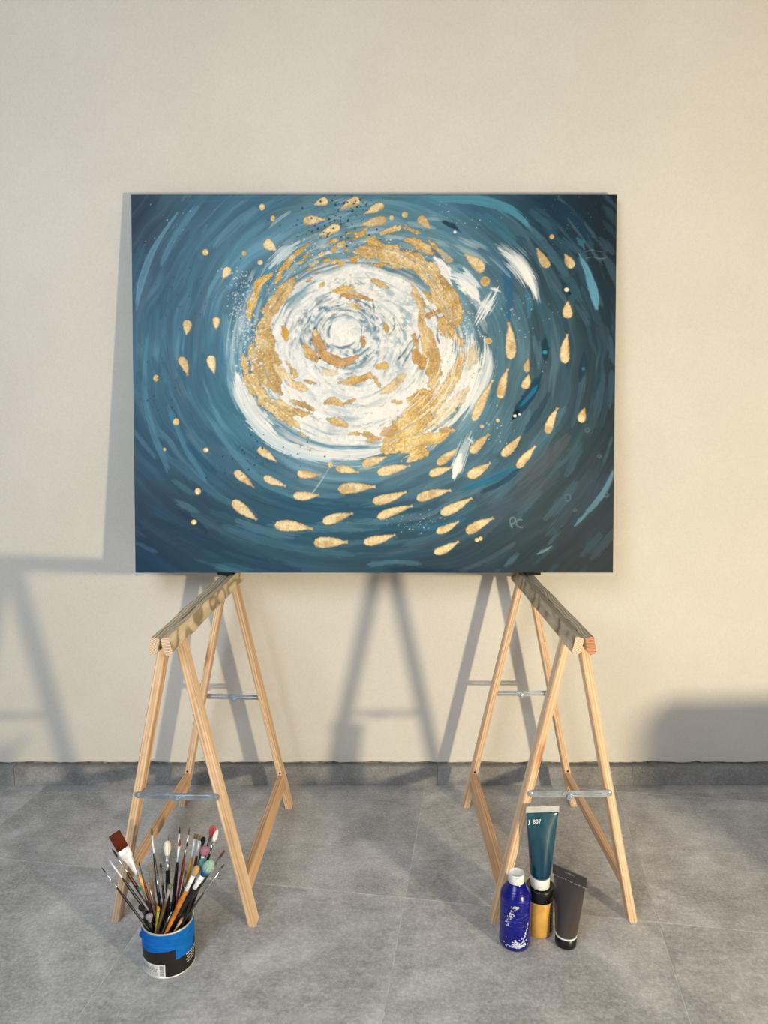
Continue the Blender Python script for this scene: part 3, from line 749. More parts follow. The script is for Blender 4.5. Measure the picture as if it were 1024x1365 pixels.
def sawhorse(name, loc, rz, label, spread, beam_mats, ends):
    root = empty(name, loc, (0, 0, rz)); tag(root, label, 'sawhorse', 'pair of folding pine sawhorses')
    YF, YR = -.268, .235                      # front faces of the front and rear legs
    for s in (-1, 1):
        a = -s * TILT
        ca, sa = math.cos(TILT), math.sin(TILT)
        def lz(x, wz): return -(ZT - wz + x * sa) / ca      # local z so that the point lies at world height wz
        w0, w1 = .0006, .0192
        bm = bmesh.new()
        def hx(x0, x1, y0, y1, zf):
            pts = []
            for zk in (0, 1):
                for (x, y) in ((x0, y0), (x1, y0), (x1, y1), (x0, y1)): pts.append((s * x, y, zf(x, zk)))
            hexa(bm, pts)
        # beam half, chamfered on its inner lower edge
        prof = [(w0, -.002), (w0 + .002, 0), (w1 - .001, 0), (w1, -.001), (w1, -.034), (w1 - .004, -.0385), (w0 + .004, -.0385), (w0, -.030)]
        secs = []
        ys = [-.335 + .67 * k / 24 for k in range(25)]
        for y in ys: secs.append([(s * (x + .0006 * math.sin(y * 31 + s)), y, z + .0007 * math.sin(y * 23 + s * 2)) for x, z in prof])
        bm.free(); bm = sections_bm(secs)
        bo = from_bm('beam', bm, [beam_mats[0 if s < 0 else 1], ends[0 if s < 0 else 1]], root, loc=(0, 0, ZT), rot=(0, a, 0))
        for f in bo.data.polygons:
            if len(f.vertices) > 4: f.material_index = 1
        if s > 0: bo['label'] = 'right half of the hinged top beam'
        else: bo['label'] = 'left half of the hinged top beam'
        # legs
        for y0, nm in ((YF, 'front'), (YR, 'rear')):
            bm = bmesh.new(); lx0, lx1, y1 = .0015, .0200, y0 + .034
            hx(lx0, lx1, y0, y1, lambda x, zk: lz(x, .0) if zk == 0 else -.032)
            bmesh.ops.bevel(bm, geom=[e for e in bm.edges if abs(e.verts[0].co.z - e.verts[1].co.z) > .2], offset=.0016, segments=2, affect='EDGES')
            from_bm('leg', bm, M['pine_z'], root, loc=(0, 0, ZT), rot=(0, a, 0))
        # rail between the legs, low down
        bm = bmesh.new(); r0, r1 = .003, .0205
        hx(r0, r1, YF + .034, YR, lambda x, zk: lz(x, .072) if zk == 0 else lz(x, .108))
        ro = from_bm('rail', bm, M['pine_y'], root, loc=(0, 0, ZT), rot=(0, a, 0), bevel=.0015)
        # screw hole on the rear leg just above the rail
        hb = disc_y(.0032, YR - .0004, YR + .004, 14, c=(s * .012, lz(.012, .114)))
        h = from_bm('screw_hole', hb, M['black_metal'], root, loc=(0, 0, ZT), rot=(0, a, 0))
    # folding spreaders
    for y, zc in ((YF - .0008, spread[0]), (YR + .034 + .0026, spread[1])):
        half = (ZT - zc) * math.tan(TILT) + .014
        sg = -.0012
        L = half + .018; dz = .0015
        ang = math.atan2(sg, half)
        b1 = from_bm('spreader_bar', bar_bm(L), M['zinc'], root, loc=(-half, y, zc + dz), rot=(0, -ang, 0))
        b2 = from_bm('spreader_bar', bar_bm(L), M['zinc'], root, loc=(half, y - .0018, zc + dz), rot=(0, PI + ang, 0))
        # b2 was turned end for end: its face now looks back, so slide it forward
        nb = disc_y(.0075, y - .0066, y - .0034, 24, c=(0, zc - .006)); disc_y(.0032, y - .0102, y - .0066, 12, nb, (0, zc - .006))
        nut = from_bm('washer', nb, M['zinc'], root, bevel=.0005)
        tb = disc_y(.0085, y + .0001, y - .0001, 8); tb.free()
        for sx in (-1, 1):
            sb = disc_y(.0036, y - .0042, y - .0016, 14, c=(sx * (half - .0075), zc + dz))
            from_bm('screw', sb, M['steel'], root, bevel=.0006)
    return root
RL = math.radians
p0 = Vector((-.472, 1.495, 0)); p1 = Vector((-.446, 2.165, 0)); c = (p0 + p1) / 2
sawhorse('sawhorse', (c.x, 1.828, 0), -math.atan2(p1.x - p0.x, p1.y - p0.y), 'pine folding sawhorse under the left end of the painting, behind the can of brushes', (.322, .336), (M['beam'], M['beam']), (M['end_pale'], M['end_pale']))
p0 = Vector((.424, 1.495, 0)); p1 = Vector((.409, 2.165, 0)); c = (p0 + p1) / 2
sawhorse('sawhorse', (c.x, 1.832, 0), -math.atan2(p1.x - p0.x, p1.y - p0.y), 'pine folding sawhorse with grey beam holding the right end of the painting by the bottles', (.326, .345), (M['beam_grey'], M['beam_grey']), (M['end_pale'], M['end_red']))

# ------------------------------------------------------------- the painting
BL, BR = onY(183, 763, 2.058), onY(813, 763, 2.058)
TL, TR = onY(173, 259, 2.1755), onY(826, 260.5, 2.1755)
BR.z = BL.z = (BL.z + BR.z) / 2
cw = (BL + BR) / 2; ct = (TL + TR) / 2
Wc = ((BR - BL).length + (TR - TL).length) / 2; up = (ct - cw); up.x = 0; Hc = up.length; up.normalize()
rightv = Vector((1, 0, 0)); nrm = rightv.cross(up)            # towards the viewer
base = Vector(((cw.x + ct.x) / 2, cw.y, cw.z))
ROLL = math.radians(.05)
mat4 = Matrix((( rightv.x, -nrm.x, up.x, base.x), (rightv.y, -nrm.y, up.y, base.y), (rightv.z, -nrm.z, up.z, base.z), (0, 0, 0, 1)))
pic = empty('canvas_painting'); pic.matrix_world = mat4       # local x right, y into the wall, z up the canvas
tag(pic, 'large blue canvas painting with white and gold whirl and golden fish, leaning on the wall', 'painting')
GW, GH = 1000, 774
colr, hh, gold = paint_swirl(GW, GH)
lum = colr.mean(2, keepdims=True); colr = colr * (PAINT_GAIN + (1.0 - PAINT_GAIN) * np.clip(lum * 1.6, 0, 1))
u = np.linspace(-Wc / 2, Wc / 2, GW); w = np.linspace(Hc, 0, GH)
UU, VV = np.meshgrid(u, w)
hmm = np.clip(hh, -3, 6); edge = np.minimum(np.minimum(UU + Wc/2, Wc/2 - UU), np.minimum(VV, Hc - VV)); hmm = hmm * np.clip(edge / .004, 0, 1)
co = np.stack([UU, -.0004 - .00062 * hmm, VV], -1).reshape(-1, 3).astype(np.float32)
idx = np.arange(GW * GH).reshape(GH, GW)
quads = np.stack([idx[1:, :-1], idx[1:, 1:], idx[:-1, 1:], idx[:-1, :-1]], -1).reshape(-1, 4).astype(np.int32)
me = bpy.data.meshes.new('painted_surface')
me.vertices.add(len(co)); me.vertices.foreach_set('co', co.ravel())
me.loops.add(quads.size); me.loops.foreach_set('vertex_index', quads.ravel())
me.polygons.add(len(quads)); me.polygons.foreach_set('loop_start', np.arange(0, quads.size, 4, dtype=np.int32))
me.polygons.foreach_set('loop_total', np.full(len(quads), 4, np.int32)); me.polygons.foreach_set('use_smooth', np.ones(len(quads), bool))
me.update(calc_edges=True)
at = me.color_attributes.new('paint', 'FLOAT_COLOR', 'POINT')
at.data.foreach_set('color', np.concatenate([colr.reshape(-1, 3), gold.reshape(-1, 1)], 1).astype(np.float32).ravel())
t = NT('acrylic_and_gold_leaf', .5, 0, .2)
an = t.n('ShaderNodeAttribute', attribute_name='paint'); t.base(an.outputs['Color'])
mr = t.n('ShaderNodeMapRange'); mr.inputs['To Min'].default_value = .55; mr.inputs['To Max'].default_value = .5; t.l(an.outputs['Alpha'], mr.inputs[0]); t.l(mr.outputs[0], t.b.inputs['Roughness'])
mm = t.n('ShaderNodeMath', operation='MULTIPLY'); mm.inputs[1].default_value = .25; t.l(an.outputs['Alpha'], mm.inputs[0]); t.l(mm.outputs[0], t.b.inputs['Metallic'])
v = t.coords((1,1,1), False); wv = t.noise(v, 420, 3, .6); t.bump(wv, .12, .0006)
link('painted_surface', me, t.m, pic)
M['canvas_edge'] = plain('dark_blue_painted_edge', (22,38,56), .6, 0, .3, 14)
from_bm('canvas_sides', box_bm(-Wc/2 - .0012, Wc/2 + .0012, 0.0002, .0345, -.0012, Hc + .0012), M['canvas_edge'], pic, bevel=.0012)
M['raw'] = plain('raw_canvas', (226,220,204), .9)
bm = bmesh.new()
for bx in ((-Wc/2 + .004, -Wc/2 + .05, .0343, .0355, .004, Hc - .004), (Wc/2 - .05, Wc/2 - .004, .0343, .0355, .004, Hc - .004), (-Wc/2 + .05, Wc/2 - .05, .0343, .0355, .004, .05), (-Wc/2 + .05, Wc/2 - .05, .0343, .0355, Hc - .05, Hc - .004)): box_bm(*bx, bm)
from_bm('stretcher_frame', bm, M['pine_y'], pic)
# felt pads between beams and canvas
for px_, lab in ((303, 'small black felt pad under the left end of the canvas'), (708, 'small black felt pad under the right end of the canvas')):
    q = onY(px_, 764, 2.10)
    bm = bmesh.new(); secs = []
    hz = BL.z - ZT - .0035
    bm = box_bm(-.021, .021, -.010, .018, 0.0, max(.003, hz), bm)
    fo = from_bm('felt_pad', bm, M['black_felt'], None, loc=(q.x, 2.075, ZT + .0052 - .0015), bevel=.001)
    tag(fo, lab, 'pad', 'pads under the canvas')

# ------------------------------------------------------------ paint bottles
# blue bottle
bx_, by_ = .2945, 1.503
M['blue_plastic'] = None
t = NT('ultramarine_bottle_paint', .22, 0, .5); v = t.coords((1,1,1), False)
n1 = t.noise(v, 30, 4, .6)
c = t.ramp(n1, [(.3, (5,6,98)), (.7, (12,18,142))])
mp = t.n('ShaderNodeMapping'); mp.inputs['Scale'].default_value = (26, 26, 210); mp.inputs['Rotation'].default_value = (0, .12, 0)
tc = t.n('ShaderNodeTexCoord'); t.l(tc.outputs['Object'], mp.inputs['Vector'])
st = t.noise(mp.outputs[0], 1.4, 3, .5, .6)
sepx = t.n('ShaderNodeSeparateXYZ'); t.l(tc.outputs['Object'], sepx.inputs[0])
gz = t.n('ShaderNodeMapRange'); gz.inputs['From Min'].default_value = .04; gz.inputs['From Max'].default_value = .07; t.l(sepx.outputs['Z'], gz.inputs[0])
gz2 = t.n('ShaderNodeMapRange'); gz2.inputs['From Min'].default_value = .135; gz2.inputs['From Max'].default_value = .12; t.l(sepx.outputs['Z'], gz2.inputs[0])
gm = t.n('ShaderNodeMath', operation='MULTIPLY'); t.l(gz.outputs[0], gm.inputs[0]); t.l(gz2.outputs[0], gm.inputs[1])
ss = t.ramp(st, [(.56, (0,0,0)), (.66, (60,66,96))]); 
black = t.mix(gm.outputs[0], (0,0,0,1), ss); c = t.mix(1.0, c, black, 'ADD'); t.base(c)
t.bump(st, .35, .0015); M['blue_plastic'] = t.m
t = NT('paint_smudged_white_plastic', .4, 0, .5); v = t.coords((1,1,1)); n = t.noise(v, 120, 5, .65)
t.base(t.ramp(n, [(.30, (40,44,52)), (.37, (206,208,212)), (.48, (236,236,234)), (.8, (224,226,228))])); M['white_plastic'] = t.m
M['white_paint'] = plain('dried_pale_paint', (196,204,232), .7, 0, .2, 90)
bt_ = empty('paint_bottle', (bx_, by_, 0), (0, 0, RL(6))); tag(bt_, 'ultramarine blue squeeze bottle with white cap and pale paint smears', 'paint bottle')
prof = [(.026, 0.0005), (.0325, .003), (.0345, .010), (.0345, .05), (.0342, .085), (.0345, .118), (.0335, .126), (.029, .1335), (.0235, .142), (.0185, .1485), (.0165, .151), (.0165, .155)]
from_bm('bottle_body', lathe_bm(prof, 48), M['blue_plastic'], bt_, True)
cp = from_bm('cap', lathe_bm([(.0172, .1515), (.0178, .1525), (.0178, .170), (.0172, .1725), (.0155, .1728), (.0150, .1715), (.006, .171), (.003, .171)], 40), M['white_plastic'], bt_, True)
cp['label'] = 'white cap with smudged top'
# smears of paint: thin raised blobs wrapped on the bottle
def blob_on_cyl(bm, R, ang, z, rx, rz_, n=10, h=.0007, jag=.35, rnd=random):
    cen = bm.verts.new(((R + h) * math.cos(ang), (R + h) * math.sin(ang), z)); ring = []
    for k in range(n):
        q = 2*PI*k/n; f = 1 + rnd.uniform(-jag, jag); a2 = ang + rx * f * math.cos(q) / R; z2 = z + rz_ * f * math.sin(q)
        ring.append(bm.verts.new(((R + .0003) * math.cos(a2), (R + .0003) * math.sin(a2), z2)))
    for k in range(n): bm.faces.new((cen, ring[k], ring[(k+1) % n]))
rn = random.Random(3); FA = -PI/2 - .18
bm = bmesh.new()
for k in range(120):                          # lower splotch
    blob_on_cyl(bm, .0347, FA + rn.gauss(.08, .30), .013 + abs(rn.gauss(0, .0075)), rn.uniform(.0008, .0030), rn.uniform(.0005, .0018), rnd=rn)
from_bm('paint_smear', bm, M['white_paint'], bt_)['label'] = 'crusty pale splotch low on the bottle'
bm = bmesh.new()
for k in range(44):                          # trail climbing right
    f = k / 43; blob_on_cyl(bm, .0347, FA + .42 + .42 * f + rn.gauss(0, .03), .026 + .044 * f, rn.uniform(.0004, .0015), rn.uniform(.0006, .0018), rnd=rn)
from_bm('paint_smear', bm, M['white_paint'], bt_)['label'] = 'pale trail of paint climbing the right side'
bm = bmesh.new()
for k in range(60):                          # upper left loop
    q = rn.random(); blob_on_cyl(bm, .0347, FA - .18 - .62 * q + rn.gauss(0, .05) + (.12 if k % 2 else -.05), .112 - .052 * q + rn.gauss(0, .002), rn.uniform(.0004, .0013), rn.uniform(.0008, .0024), rnd=rn)
for k in range(8): blob_on_cyl(bm, .0347, FA - .10 + rn.gauss(0, .06), .111 + rn.gauss(0, .002), .0024, .0026, rnd=rn)
from_bm('paint_smear', bm, M['white_paint'], bt_)['label'] = 'pale loop of dried paint at the upper left'

# gold jar with black lid
jar = empty('paint_jar', (.3575, 1.5425, 0)); tag(jar, 'gold paint jar with black screw lid, carrying the teal tube', 'paint jar')
M['gold_paint'] = plain('gold_acrylic_seen_through_jar', (216,168,86), .3, .25, .1, 22)
M['jar_dark'] = plain('dark_brown_jar_label', (56,46,38), .4, 0, .3, 70)
M['black_plastic'] = plain('black_plastic', (14,14,15), .35)
bm = lathe_bm([(.028, .0005), (.0305, .003), (.0308, .010), (.0308, .082), (.0295, .086)], 48)
bmesh.ops.recalc_face_normals(bm, faces=list(bm.faces))
me = bpy.data.meshes.new('jar_body'); bm.to_mesh(me); bm.free()
jb = link('jar_body', me, [M['gold_paint'], M['jar_dark']], jar, True)
for f in me.polygons:
    a = math.atan2(f.center.y, f.center.x)
    if -.95 < a < .6 and .008 < f.center.z < .082: f.material_index = 1
from_bm('lid', lathe_bm([(.0300, .086), (.0325, .087), (.0325, .112), (.0318, .1145), (.0295, .1155), (.028, .1145), (.003, .1145)], 48), M['black_plastic'], jar, True)
M['label_print'] = plain('pale_label_print', (196,190,176), .6)
bm = bmesh.new()
for k in range(7):
    z = .072 - k * .0085
    for q in range(3):
        a0 = -.72 + q * .16; 
        if rn.random() < .25: continue
        va = [bm.verts.new((.03095 * math.cos(a), .03095 * math.sin(a), zz_)) for a, zz_ in ((a0, z), (a0 + .11, z), (a0 + .11, z + .0022), (a0, z + .0022))]
        bm.faces.new(va)
from_bm('label_lines', bm, M['label_print'], jar)
# rim line under the lid
from_bm('seal_ring', lathe_bm([(.0309, .0835), (.0316, .0838), (.0316, .0862), (.0309, .0865)], 48, cap0=False, cap1=False), plain('pale_seal', (206,180,130), .4), jar, True)

def tube_body(L, r0, wtop, th, n=40, zb=0.0, crimp=.014, sag=.0):
    secs = []
    K = 26
    for k in range(K + 1):
        f = k / K; z = zb + L * f
        g = f ** 1.0; a = r0 + (wtop - r0) * (g ** .9); b = r0 * (1 - f ** 1.7) * (1 + .05 * math.sin(3.1 * f)) + th * f ** 1.7
        if f < .04: a *= .93 + .07 * f / .04; b *= .93 + .07 * f / .04
        e = 1.0
        pts = []
        for q in range(n):
            an = 2*PI*q/n; cx_, sy_ = math.cos(an), math.sin(an)
            pts.append((a * cx_, b * sy_ + sag * math.sin(PI * f) * .0, z))
        secs.append(pts)
    return secs
# teal tube standing on the jar's lid
tt = empty('paint_tube', (.356, 1.5385, .1152), (RL(-2.0), RL(.6), RL(4))); tag(tt, 'teal blue paint tube standing on its white cap on top of the gold jar', 'paint tube')
from_bm('cap', lathe_bm([(.0206, .0003), (.0214, .0012), (.0216, .022), (.0208, .0245), (.018, .025)], 40), M['white_plastic'], tt, True)['label'] = 'white round cap'
t = NT('translucent_teal_tube', .16, 0, .6); v = t.coords((26, 26, 5), False)
n = t.noise(v, 1.3, 3, .5, 1.0); tc = t.n('ShaderNodeTexCoord'); sp = t.n('ShaderNodeSeparateXYZ'); t.l(tc.outputs['Object'], sp.inputs[0])
gr = t.n('ShaderNodeMapRange'); gr.inputs['From Min'].default_value = .08; gr.inputs['From Max'].default_value = .18; t.l(sp.outputs['Z'], gr.inputs[0])
c = t.mix(gr.outputs[0], srgb((0,52,80)), srgb((44,88,100))); c = t.mix(.4, c, t.ramp(n, [(.35, (0,40,66)), (.7, (34,92,106))])); t.base(c); t.bump(n, .3, .003); M['teal'] = t.m
secs = tube_body(.152, .0222, .0372, .0018, zb=.0245)
from_bm('tube_body', sections_bm(secs), M['teal'], tt, True)
M['crimp'] = plain('clear_grey_crimp', (178,180,178), .35, 0, .08, 40)
from_bm('crimp', box_bm(-.0382, .0382, -.0013, .0013, .1760, .1905), M['crimp'], tt, bevel=.0005)['label'] = 'pale grey flat crimped end'
def text(body, size, mat, parent, loc, rot, name='lettering', ext=.0002):
    cu = bpy.data.curves.new(name, 'FONT'); cu.body = body; cu.size = size; cu.extrude = ext
    tmp = bpy.data.objects.new(name, cu); COL.objects.link(tmp)
    bpy.context.view_layer.update()
    me = bpy.data.meshes.new_from_object(tmp.evaluated_get(bpy.context.evaluated_depsgraph_get()))
    bpy.data.objects.remove(tmp); me.name = name
    return link(name, me, mat, parent, False, loc, rot)
M['foil_print'] = plain('silver_print', (226,232,230), .35, 0)
text('J  807', .0125, M['foil_print'], tt, (-.0335, -.0082, .1545), (RL(78), 0, 0))
# dark grey tube
dk = empty('paint_tube', (.4085, 1.4985, 0), (RL(-2.5), RL(0), RL(-40))); tag(dk, 'dark charcoal grey paint tube standing upside down on its black cap', 'paint tube')
t = NT('charcoal_tube', .34, 0, .5); v = t.coords((12, 12, 4), False); n = t.noise(v, 1.2, 2); t.base(t.ramp(n, [(.3, (56,50,49)), (.7, (72,65,63))])); t.bump(n, .1, .003); M['charcoal'] = t.m
from_bm('cap', lathe_bm([(.0215, .0008), (.0232, .003), (.0236, .006), (.0238, .023), (.0225, .0240)], 44), M['black_plastic'], dk, True)['label'] = 'black cap the tube stands on'
from_bm('cap_ring', lathe_bm([(.0226, .0235), (.0238, .0237), (.0238, .0262), (.0226, .0264)], 44), M['white_plastic'], dk, True)['label'] = 'thin white ring above the cap'
from_bm('tube_body', sections_bm(tube_body(.128, .0234, .0385, .0018, zb=.026)), M['charcoal'], dk, True)
# crimp with a euro hole
bm = bmesh.new(); W2, z0, z1, hz0, hz1, hw = .0405, .1530, .1745, .1655, .1685, .0125
for x0_, x1_, za, zb_ in ((-W2, -hw, z0, z1), (hw, W2, z0, z1), (-hw, hw, z0, hz0), (-hw, -.0035, hz1, z1), (.0035, hw, hz1, z1), (-.0035, .0035, hz1 + .0018, z1)): box_bm(x0_, x1_, -.0014, .0014, za, zb_, bm)
bmesh.ops.remove_doubles(bm, verts=list(bm.verts), dist=1e-6)
from_bm('crimp', bm, M['charcoal'], dk)['label'] = 'flat crimped end with hanging slot'
bm = bmesh.new()  # pale chips standing in for glints of light along the crimp
for k in range(16):
    x = -.037 + .074 * k / 15 + rn.uniform(-.0015, .0015); z = .1520 + rn.uniform(-.001, .001)
    box_bm(x, x + rn.uniform(.001, .005), -.0036, -.0026, z, z + .0011, bm)
from_bm('crimp_highlight', bm, plain('crimp_glint', (186,184,180), .3, .4), dk)

# ---------------------------------------------------------------- brush can
CX_, CY_ = -.4685, 1.4495; CR, CHT = .0545, .104
can = empty('paint_can', (CX_, CY_, 0), (0, 0, RL(0))); tag(can, 'open tin can wrapped in blue masking tape, filled with paint brushes', 'can')
M['tin'] = plain('bare_tin', (222,223,222), .32, .45, .06, 30)
M['tin_in'] = plain('grimy_tin_inside', (92,90,86), .45, .6, .3, 50)
M['can_label'] = plain('dark_brown_can_label', (26,17,17), .45, 0, .15, 40)
M['tape'] = None
t = NT('blue_masking_tape', .75, 0, .2); v = t.coords((20, 20, 120), False); n = t.noise(v, 1.5, 4, .6, .8); t.base(t.ramp(n, [(.3, (0,92,178)), (.7, (10,114,204))])); t.bump(n, .5, .002); M['tape'] = t.m
from_bm('can_body', lathe_bm([(CR - .002, .0006), (CR, .0008), (CR, .1), (CR + .0005, .1015), (CR + .0012, .103), (CR + .0006, CHT), (CR - .0012, CHT + .0002), (CR - .0028, CHT - .001), (CR - .0032, .098), (CR - .0016, .095), (CR - .0014, .005), (CR - .003, .003), (.001, .003)], 64, cap1=True), M['tin'], can, True)
from_bm('bottom_rim', lathe_bm([(CR + .0001, .0004), (CR + .0012, .0008), (CR + .0012, .0034), (CR + .0001, .0042)], 64, cap0=False, cap1=False), M['tin'], can, True)
def band(name, R, a0, a1, zlo, zhi, mat, parent, n=60, th=.0004, label=None):
    """curved sheet on the can, zlo/zhi functions of the angle; angle 0 faces the viewer, + to the right"""
    bm = bmesh.new(); cols = []
    for k in range(n + 1):
        a = a0 + (a1 - a0) * k / n; q = -PI/2 + a; lo, hi = zlo(a), zhi(a)
        col = []
        for j in range(5):
            z = lo + (hi - lo) * j / 4; col.append(bm.verts.new((R * math.cos(q), R * math.sin(q), z)))
        cols.append(col)
    for A_, B_ in zip(cols[:-1], cols[1:]):
        for j in range(4): bm.faces.new((A_[j], B_[j], B_[j+1], A_[j+1]))
    o = from_bm(name, bm, mat, parent, True)
    if label: o['label'] = label
    return o
cang = math.atan2(CX_, CY_)      # direction from the camera
OFF = -cang * 0                 # label angles are measured from straight ahead
def fr_(a): return a - cang     # convert viewer angle
band('paper_label', CR + .0004, -PI, PI, lambda a: .0045, lambda a: .099, M['can_label'], can, 90)
ca_ = -math.atan2(CX_, CY_)     # can seen from the right: its facing side turns towards +x
def V(a): return a + ca_
band('masking_tape', CR + .0009, -PI, PI, lambda a: .063 + .0012 * math.sin(3 * a) - .006 * max(0, -math.sin(a)), lambda a: .1005, M['tape'], can, 110)
band('masking_tape', CR + .0013, V(.22), V(1.15), lambda a: .040 + .005 * (a - V(.22)), lambda a: .085, M['tape'], can, 20, label='end of the blue tape hanging lower')
# torn corner sticking out on the left
bm = bmesh.new(); q = -PI/2 + V(-1.45); r0_ = CR + .0009
P_ = [(r0_ * math.cos(q), r0_ * math.sin(q), .090), ((r0_ + .006) * math.cos(q), (r0_ + .006) * math.sin(q), .081), (r0_ * math.cos(q), r0_ * math.sin(q), .070)]
vv = [bm.verts.new(p) for p in P_] + [bm.verts.new((p[0], p[1] + .0006, p[2])) for p in P_]
bm.faces.new(vv[:3]); bm.faces.new(vv[3:][::-1]); bm.faces.new((vv[0], vv[3], vv[4], vv[1])); bm.faces.new((vv[1], vv[4], vv[5], vv[2]))
from_bm('tape_corner', bm, M['tape'], can)
M['sticker'] = plain('white_sticker', (222,222,220), .6, 0, .04)
stk = band('sticker', CR + .0007, V(-1.35), V(-.18), lambda a: .005, lambda a: .0335, M['sticker'], can, 24, label='white information sticker')
M['ink'] = plain('black_print', (34,34,36), .7)
bm = bmesh.new()
def arcq(bm, R, a0, a1, z0_, z1_):
    n_ = max(1, int((a1 - a0) / .08)); pr = None
    for k in range(n_ + 1):
        a = -PI/2 + a0 + (a1 - a0) * k / n_; vs_ = (bm.verts.new((R * math.cos(a), R * math.sin(a), z0_)), bm.verts.new((R * math.cos(a), R * math.sin(a), z1_)))
        if pr: bm.faces.new((pr[0], vs_[0], vs_[1], pr[1]))
        pr = vs_
for k in range(8):
    z = .0295 - .0029 * k; a = V(-1.28)
    while a < V(-.46):
        L_ = rn.uniform(.03, .12); h_ = .0014 if k in (2, 3) else .0007
        arcq(bm, CR + .001, a, min(a + L_, V(-.46)), z - h_, z); a += L_ + .03
for k in range(16): arcq(bm, CR + .001, V(-.39), V(-.24), .0075 + k * .0015, .0075 + k * .0015 + rn.choice((.0004, .0008)))
o = from_bm('sticker_print', bm, M['ink'], stk)
bm = bmesh.new()
for k in range(4):
    z = .0405 - .0062 * k; a = V(.66) + .03 * (k % 2)
    while a < V(1.35 - .08 * k):
        L_ = rn.uniform(.05, .16); arcq(bm, CR + .0008, a, a + L_, z - .0020, z); a += L_ + .03
from_bm('label_print', bm, M['sticker'], can)

# ----------------------------------------------------------------- brushes
BR_M = {}
def cm(name, c, **k):
    if name not in BR_M: BR_M[name] = plain(name, c, **k)
    return BR_M[name]
HND = {'black': ((20,19,22), .3), 'red': ((74,22,24), .3), 'bright_red': ((120,34,30), .3), 'tan': ((222,170,104), .45), 'orange': ((196,120,44), .4), 'yellow': ((206,150,40), .4),
       'brown': ((96,72,52), .55), 'olive': ((176,160,60), .5), 'wood': ((196,152,112), .6), 'dusty': ((66,58,54), .7)}
FER = {'silver': ((205,206,206), .22, .9), 'white': ((226,228,230), .35, .25), 'grey': ((140,138,134), .5, .4), 'green': ((20,140,96), .5, 0), 'dark': ((88,88,90), .4, .6)}
